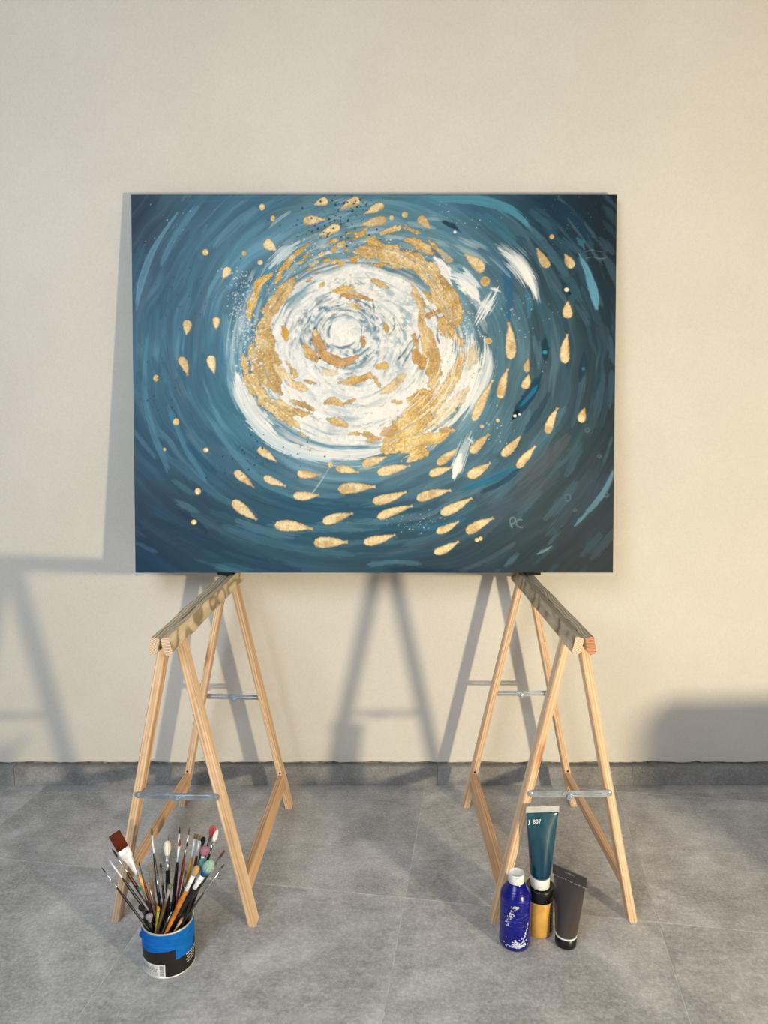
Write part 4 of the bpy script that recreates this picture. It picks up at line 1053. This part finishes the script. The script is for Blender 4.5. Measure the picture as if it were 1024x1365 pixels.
# tip(x,y) b-end f-end as fractions measured in pixels along tip->rim, rim entry (x,y), depth of the tip,
# half width handle, half width ferrule, half width bristle (mm), kind, bristle colour, ferrule, handle, label
BRS = [
 ((152,1111),(181,1155),(.205),(.56),(206,1208),.02, 4.6,3.6,11.0,'flat',(92,38,14),'white','tan','wide flat wash brush with brown bristles and tan handle'),
 ((149,1131),(0,0),.13,.38,(203,1215),.03, 2.8,1.7,1.5,'round',(70,58,52),'silver','red','thin brush with dark red handle beside the wide flat wash brush'),
 ((145,1147),(0,0),.05,.32,(199,1222),.01, 2.3,1.3,2.0,'dot',(190,186,222),'white','black','thin brush with small lavender paint blob on its tip'),
 ((138,1153),(0,0),.08,.34,(196,1230),-.005, 2.0,1.2,1.0,'round',(44,62,56),'silver','black','outermost thin brush leaning furthest left from the can'),
 ((184,1186),(0,0),.10,.5,(203,1222),.0, 2.0,1.9,2.6,'round',(20,140,96),'grey','dusty','short brush tipped with bright green paint'),
 ((185,1149),(0,0),.06,.3,(205,1225),.03, 1.9,1.2,.8,'round',(40,34,32),'dark','red','slim dark handle standing point up right of the wide flat brush'),
 ((202.5,1104),(0,0),.085,.30,(215,1222),.06, 2.4,1.6,1.9,'filbert',(126,108,72),'white','black','long black brush with small brown filbert tip'),
 ((220,1121),(0,0),.20,.40,(222,1222),.03, 3.4,3.0,5.6,'mop',(222,222,208),'silver','black','large oval brush with cream white bristles and clear ferrule'),
 ((224.5,1112),(0,0),.2,.4,(226,1215),.055, 1.4,.9,.6,'round',(108,98,84),'grey','dusty','hair thin brush behind the cream oval brush'),
 ((239,1102),(0,0),.085,.30,(229,1222),.05, 2.5,1.4,1.3,'round',(48,40,38),'white','red','tall thin brush with dark tip and dark red handle'),
 ((243,1119),(0,0),.09,.3,(230,1224),.03, 2.5,1.9,2.0,'round',(148,52,70),'white','black','black brush with crimson stained tip'),
 ((253,1103),(0,0),.09,.22,(236,1222),.06, 2.2,1.2,1.3,'round',(98,84,66),'white','bright_red','slim brush with glossy red handle and brown tip'),
 ((249,1121),(0,0),.07,.2,(233,1225),.045, 2.0,1.4,1.3,'round',(50,44,44),'silver','bright_red','short dark tipped brush between the red handled brushes'),
 ((261,1112),(0,0),.06,.30,(240,1222),.055, 2.6,2.5,3.2,'flat',(150,124,82),'white','yellow','small flat brush with yellow handle and tan bristles'),
 ((267,1114),(0,0),.06,.25,(243,1222),.05, 2.6,2.2,3.0,'flat',(146,122,86),'white','red','small flat tan brush with red handle beside the yellow handled one'),
 ((274,1117),(0,0),.09,.25,(243,1226),.04, 2.6,2.2,3.6,'mop',(22,22,26),'dark','black','black handled brush with round black bristles'),
 ((284,1101),(0,0),.12,.26,(246,1222),.055, 2.6,2.3,5.0,'mop',(208,84,88),'dark','black','brush with coral pink bristles, topmost on the right'),
 ((286.5,1105),(0,0),.13,.27,(247,1226),.04, 2.6,2.4,3.6,'filbert',(232,230,226),'silver','black','brush with pointed white bristles in front of the coral pink one'),
 ((276,1127),(0,0),.13,.3,(244,1225),.025, 2.8,2.6,7.6,'mop',(166,118,132),'white','black','soft mop brush with dusty mauve bristles'),
 ((269,1141),(0,0),.14,.36,(233,1229),.0, 2.8,2.3,4.9,'mop',(110,168,168),'white','black','round brush with turquoise bristles'),
 ((286,1145),(0,0),.22,.42,(238,1236),-.04, 4.2,3.9,8.2,'mopblue',(160,194,176),'white','black','large mop brush with pale green bristles turning blue'),
 ((268,1155),(0,0),.14,.38,(224,1240),-.03, 3.9,3.4,4.9,'mop',(204,166,108),'white','orange','brush with sandy bristles and orange wooden handle'),
 ((302,1137),(0,0),.07,.42,(246,1230),.02, 1.9,1.4,1.9,'flat',(112,70,70),'dark','dusty','thin brush with reddish tip leaning furthest right'),
 ((296,1150),(0,0),.06,.5,(249,1231),.01, 1.7,1.3,1.2,'round',(70,66,64),'silver','dusty','second thin dark brush leaning right under the furthest one'),
 ((230,1177),(0,0),.10,.42,(216,1232),-.005, 3.2,2.9,3.2,'mop',(120,120,82),'grey','brown','worn brown brush with olive stained tip'),
 ((199,1153),(0,0),.12,.3,(209,1222),.04, 2.8,2.0,2.4,'filbert',(150,132,112),'grey','wood','bare wood handled brush with faded tan bristles'),
 ((205,1166),(0,0),.08,.45,(214,1224),.02, 2.3,1.7,1.4,'round',(120,120,118),'silver','black','short black brush with bright silver ferrule in the middle'),
 ((197,1176),(0,0),.05,.6,(211,1224),.02, 1.6,1.2,1.0,'round',(190,190,186),'silver','dusty','small silver ferruled brush left of the middle'),
 ((216,1150),(0,0),.08,.4,(220,1226),.045, 2.2,1.6,1.6,'round',(60,62,66),'grey','black','black brush just left of the cream oval brush'),
 ((199.5,1220),(0,0),.5,.7,(202,1234),-.03, 2.4,2.8,5.4,'mop',(150,144,158),'grey','dusty','short brush with lavender grey oval head at the can rim'),
 ((212,1208),(0,0),.3,.9,(209,1232),-.02, 2.2,2.2,2.3,'filbert',(214,150,52),'olive_f','olive','small brush with yellow tip and green stained ferrule near the rim'),
 ((229,1216),(0,0),.1,.7,(221,1236),-.022, 2.0,1.6,1.2,'round',(200,200,200),'silver','dusty','short brush with bright silver ferrule at the front rim'),
 ((247,1221),(0,0),.1,.3,(240,1236),-.015, 2.6,2.2,1.6,'round',(204,150,110),'wood_f','wood','short stub of pale wooden handle inside the right rim'),
 ((184,1209),(0,0),.35,.6,(196,1226),-.018, 3.0,3.0,4.4,'mop',(40,36,34),'dark','black','stubby brush with matted black bristles over the left rim'),
 ((246,1160),(0,0),.08,.35,(232,1228),.02, 2.6,1.8,1.4,'round',(60,58,56),'dark','black','dark brush low behind the sandy bristled one'),
]
FER['olive_f'] = ((150,150,60), .5, .2); FER['wood_f'] = ((206,160,120), .6, 0)
camloc = Vector((0, 0, CAM_H))
def settle_brushes():
    """lean every brush from its place at the rim, then ease them apart until no two share space"""
    T, B, RAD, V = [], [], [], []
    K = 22; rj = np.random.default_rng(4); q = np.linspace(0, 1, K)
    for k, (tip, _, fb, ff, rim, dy, wh, wf, wb, kind, *_r) in enumerate(BRS):
        t_ = onY(tip[0], tip[1], CY_ + dy); r_ = onZ(rim[0], rim[1], .103)
        d2 = Vector((r_.x - CX_, r_.y - CY_)); lim = CR - .010
        if d2.length > lim: d2 *= lim / d2.length; r_.x = CX_ + d2.x; r_.y = CY_ + d2.y
        d = (r_ - t_).normalized(); s_ = 0
        while True:
            P = r_ + d * s_; rr_ = math.hypot(P.x - CX_, P.y - CY_)
            if P.z < .0075 or (rr_ > CR - .0065 and s_ > .004): break
            s_ += .001
        b_ = r_ + d * (s_ - .001); L = (t_ - b_).length; Lq = (r_ - t_).length
        zf, zb = 1 - ff * Lq / L, 1 - fb * Lq / L
        wh, wf = wh * 1.36e-3, wf * 1.32e-3; wb = wb * (1.15e-3 if k == 0 else 1.5e-3)
        if k == 0: wb *= .5
        RAD.append(np.interp(q, [0, .08, zf * .4, zf * .8, zf, zb, zb + (1 - zb) * .3, zb + (1 - zb) * .85, 1], [wh * .45, wh * .6, wh * .78, wh, max(wf, wh), max(wf, wb) if kind == 'flat' else wf, wb, wb * .9, wb * .5]))
        T.append(t_); B.append(b_); V.append((t_ - camloc).normalized())
    T = np.array(T); B = np.array(B); V = np.array(V); T0 = T.copy(); RAD = np.array(RAD); n = len(T)
    ii, jj = np.triu_indices(n, 1)
    for it in range(1500):
        A0, A1, C0, C1 = B[ii], T[ii], B[jj], T[jj]; u_, v_ = A1 - A0, C1 - C0; w_ = A0 - C0
        a_, b_, c_, d_, e_ = (u_*u_).sum(1), (u_*v_).sum(1), (v_*v_).sum(1), (u_*w_).sum(1), (v_*w_).sum(1)
        den = np.maximum(a_ * c_ - b_ * b_, 1e-12); sx_ = np.clip((b_ * e_ - c_ * d_) / den, 0, 1); ty_ = np.clip((b_ * sx_ + e_) / c_, 0, 1); sx_ = np.clip((b_ * ty_ - d_) / a_, 0, 1)
        Sa = np.concatenate([sx_[:, None], np.broadcast_to(q, (len(ii), K)), np.zeros((len(ii), K))], 1)
        Sb = np.concatenate([ty_[:, None], np.zeros((len(ii), K)), np.broadcast_to(q, (len(ii), K))], 1)
        pa = A0[:, None] + q[None, :, None] * u_[:, None]; Sb[:, 1:K+1] = np.clip(((pa - C0[:, None]) * v_[:, None]).sum(-1) / c_[:, None], 0, 1)
        pb = C0[:, None] + q[None, :, None] * v_[:, None]; Sa[:, K+1:] = np.clip(((pb - A0[:, None]) * u_[:, None]).sum(-1) / a_[:, None], 0, 1)
        D = A0[:, None] + Sa[..., None] * u_[:, None] - C0[:, None] - Sb[..., None] * v_[:, None]; dist = np.sqrt((D ** 2).sum(-1)) + 1e-9
        fa, fb2 = Sa * (K - 1), Sb * (K - 1); ia, ib = np.minimum(fa.astype(int), K - 2), np.minimum(fb2.astype(int), K - 2)
        ra = RAD[ii[:, None], ia] * (1 - fa + ia) + RAD[ii[:, None], ia + 1] * (fa - ia); rb = RAD[jj[:, None], ib] * (1 - fb2 + ib) + RAD[jj[:, None], ib + 1] * (fb2 - ib)
        gap = dist - ra - rb - .0008; m = gap.argmin(1); w = np.arange(len(ii)); g = gap[w, m]; bad = g < 0
        if it > 20 and (g > -.0003).all(): break
        nv = D[w, m] / dist[w, m][:, None]; push = (-g * .5)[:, None] * nv
        for x in np.nonzero(bad)[0]:
            ta, tb = Sa[x, m[x]], Sb[x, m[x]]
            T[ii[x]] += push[x] * ta; B[ii[x]] += push[x] * (1 - ta); T[jj[x]] -= push[x] * tb; B[jj[x]] -= push[x] * (1 - tb)
        if it % 50 == 49 and it < 1300:
            for x in np.nonzero(g < -.0004)[0]:
                B[ii[x], :2] += rj.normal(0, .012, 2); B[jj[x], :2] += rj.normal(0, .012, 2)
                T[ii[x]] += V[ii[x]] * rj.normal(0, .012)
        off = T - T0; al = (off * V).sum(1, keepdims=True); pe = off - al * V; pl = np.linalg.norm(pe, axis=1, keepdims=True) + 1e-9
        T = T0 + np.clip(al, -.09, .13) * V + pe * np.minimum(1, .0062 / pl)
        for k in range(n):       # stay inside the tin
            B[k, 2] = max(B[k, 2], .007 if T0[k, 2] > .14 else B[k, 2])
            c2 = np.array((CX_, CY_)); r = B[k, :2] - c2; rl = np.hypot(*r); lim = CR - .0045 - RAD[k, 0]
            if rl > lim: B[k, :2] = c2 + r * lim / rl
            f = (.1035 - B[k, 2]) / max(1e-6, T[k, 2] - B[k, 2]); f = min(max(f, 0), 1); p_ = B[k] * (1 - f) + T[k] * f
            r = p_[:2] - c2; rl = np.hypot(*r); lim = CR - .0048 - RAD[k, int(f * (K - 1))]
            if rl > lim:
                mv = r * (lim / rl - 1)
                B[k, :2] += mv / max(.25, 1 - f)
    print('brush settling', it, int(bad.sum()), round(float(g.min()) * 1000, 2))
    return [Vector(v) for v in T], [Vector(v) for v in B]
TT_, BB_ = settle_brushes()
for k, (tip, _, fb, ff, rim, dy, wh, wf, wb, kind, bc, fer, hnd, lab) in enumerate(BRS):
    T, Bp = TT_[k], BB_[k]; up_ = T - Bp; L = up_.length; up_.normalize()
    f_ = (.103 - Bp.z) / (T.z - Bp.z); Lq = L * (1 - f_); lb = fb * Lq; lf = ff * Lq
    view = (camloc - T).normalized(); xax = up_.cross(view).normalized(); yax = up_.cross(xax).normalized()
    R3 = Matrix((xax, yax, up_)).transposed()
    e = empty('paint_brush', Bp, R3.to_euler()); 
    tag(e, lab + ', in the blue taped can' if len(lab.split()) < 11 else lab, 'paint brush', 'paint brushes standing in the can')
    m_ = .001; wh *= m_ * 1.36; wf *= m_ * 1.32; wb *= m_ * (1.15 if k == 0 else 1.5)
    zf, zb = L - lf, L - lb
    ht = zf + .004
    hp = [(wh * .35, 0), (wh * .5, .004), (wh * .62, ht * .35), (wh * .95, ht * .7), (wh * 1.0, ht * .85), (min(wf, wh) * .96, ht * .985), (min(wf, wh) * .9, ht)]
    hc = HND[hnd]
    from_bm('handle', lathe_bm(hp, 14), cm('handle_' + hnd, hc[0], rough=hc[1]), e, True)
    fc = FER[fer]; flat = kind == 'flat'
    wide = wb if flat else min(wb, wf * 1.15)
    def lsec(prof, n=18):
        return sections_bm([[(math.cos(2*PI*q/n) * a, math.sin(2*PI*q/n) * b, z) for q in range(n)] for a, b, z in prof])
    fm = cm('ferrule_' + fer, fc[0], rough=fc[1], metal=fc[2])
    Lf = zb - zf
    if k == 0:
        fp = [(wf, wf, zf), (wf * 1.02, wf, zf + Lf * .15), (wf * 1.1, wf * .95, zf + Lf * .2), (wb * .72, .003, zf + Lf * .62), (wb * .96, .0026, zf + Lf * .72), (wb, .0026, zb)]
    elif flat: fp = [(wf, wf, zf), (wf, wf, zf + Lf * .4), (wide, min(wf, .0018), zb)]
    else: fp = [(wf * .92, wf * .92, zf), (wf, wf, zf + Lf * .08), (wf, wf, zf + Lf * .14), (wf * .94, wf * .94, zf + Lf * .18), (wide * .98, wf * .9, zb)]
    fo = from_bm('ferrule', lsec(fp), fm, e, True)
    if k == 0: fo['label'] = 'white and silver flared ferrule'
    Lb = lb
    if flat: bp = [(wide * .97, fp[-1][1] * .9, zb - .001), (wide * 1.0, fp[-1][1] * .8, zb + Lb * .5), (wide * .99, .0009, L)]
    elif kind in ('mop', 'mopblue'): bp = [(wide * .9, wf * .8, zb - .001)] + [(wide + (wb - wide) * math.sin(min(1, f / .55) * PI / 2) if f < .6 else wb * math.sqrt(max(.02, 1 - ((f - .55) / .46) ** 2)), (wf + (wb - wf) * .55) * (1 if f < .6 else math.sqrt(max(.02, 1 - ((f - .55) / .46) ** 2))), zb + Lb * f) for f in (.1, .25, .4, .55, .68, .8, .9, .96, 1)]
    elif kind == 'filbert': bp = [(wide * .9, wf * .8, zb - .001)] + [(wb * q, wf * .7 * q, zb + Lb * f) for f, q in ((.2, .95), (.45, 1), (.7, .85), (.88, .5), (1, .12))]
    elif kind == 'dot': bp = [(wf * .6, wf * .6, zb - .001)] + [(wb * q, wb * q, zb + Lb * f) for f, q in ((.2, .8), (.5, 1.15), (.8, .8), (1, .2))]
    else: bp = [(wf * .85, wf * .85, zb - .001), (wb, wb, zb + Lb * .35), (wb * .7, wb * .7, zb + Lb * .7), (wb * .12, wb * .12, L)]
    # bristle material: hairs along z, paint colour
    nm = 'bristle_%s' % kind if False else 'bristles'
    tb = NT('bristles', .75, 0, .2); vb = tb.coords((900, 900, 25)); nb_ = tb.noise(vb, 1, 3, .6); ar = np.array(bc, float)
    cc = tb.ramp(nb_, [(.3, tuple(ar * .72)), (.7, tuple(np.clip(ar * 1.12, 0, 255)))])
    if kind == 'mopblue':
        tc = tb.n('ShaderNodeTexCoord'); sp = tb.n('ShaderNodeSeparateXYZ'); tb.l(tc.outputs['Object'], sp.inputs[0])
        g1 = tb.n('ShaderNodeMapRange'); g1.inputs['From Min'].default_value = zb + Lb * .28; g1.inputs['From Max'].default_value = zb + Lb * .55; tb.l(sp.outputs['Z'], g1.inputs[0])
        cc = tb.mix(g1.outputs[0], srgb((22,84,132)), cc)
    tb.base(cc); tb.bump(nb_, .5, .001)
    bo = from_bm('bristles', lsec(bp), tb.m, e, True)
# ------------------------------------------------ unseen box added to cast the soft wall shadow
M['grey_fabric'] = plain('grey_fabric', (90,88,86), .9)
bx = empty('shadow_caster', (1.53, .93, 0), (0, 0, RL(12))); tag(bx, 'plain grey box added beyond the right side of the view to cast a shadow', 'box')
from_bm('box_body', box_bm(-.22, .22, -.16, .16, .0005, .40), M['grey_fabric'], bx, bevel=.02, bseg=4)
from_bm('lid', box_bm(-.225, .225, -.165, .165, .40, .43), M['grey_fabric'], bx, bevel=.02, bseg=4)

# ------------------------------------------------------------------- lights
def area(name, loc, target, size, power, color, shape='DISK', size_y=None):
    L_ = bpy.data.lights.new(name, 'AREA'); L_.shape = shape; L_.size = size; L_.energy = power; L_.color = color
    if size_y: L_.size_y = size_y
    o = bpy.data.objects.new(name, L_); COL.objects.link(o); o.location = loc
    o.rotation_euler = (Vector(target) - Vector(loc)).to_track_quat('-Z', 'Y').to_euler(); return o
for (nm, loc, tgt, sz, pw, cl_) in LIGHTS: area(nm, loc, tgt, sz, pw, cl_)
wd = bpy.data.worlds.new('world'); SC.world = wd; wd.use_nodes = True
bg = wd.node_tree.nodes['Background']; bg.inputs[0].default_value = WORLD[0] + (1,); bg.inputs[1].default_value = WORLD[1]

# ------------------------------------------------------------------- camera
cd = bpy.data.cameras.new('camera'); cam = bpy.data.objects.new('camera', cd); COL.objects.link(cam)
cd.sensor_fit = 'VERTICAL'; cd.sensor_height = 36; cd.sensor_width = 27; cd.lens = FPX / 1365 * 36; cd.clip_start = .02
cam.location = (0, 0, CAM_H); cam.rotation_euler = (PI / 2 - PITCH, 0, 0)
SC.camera = cam
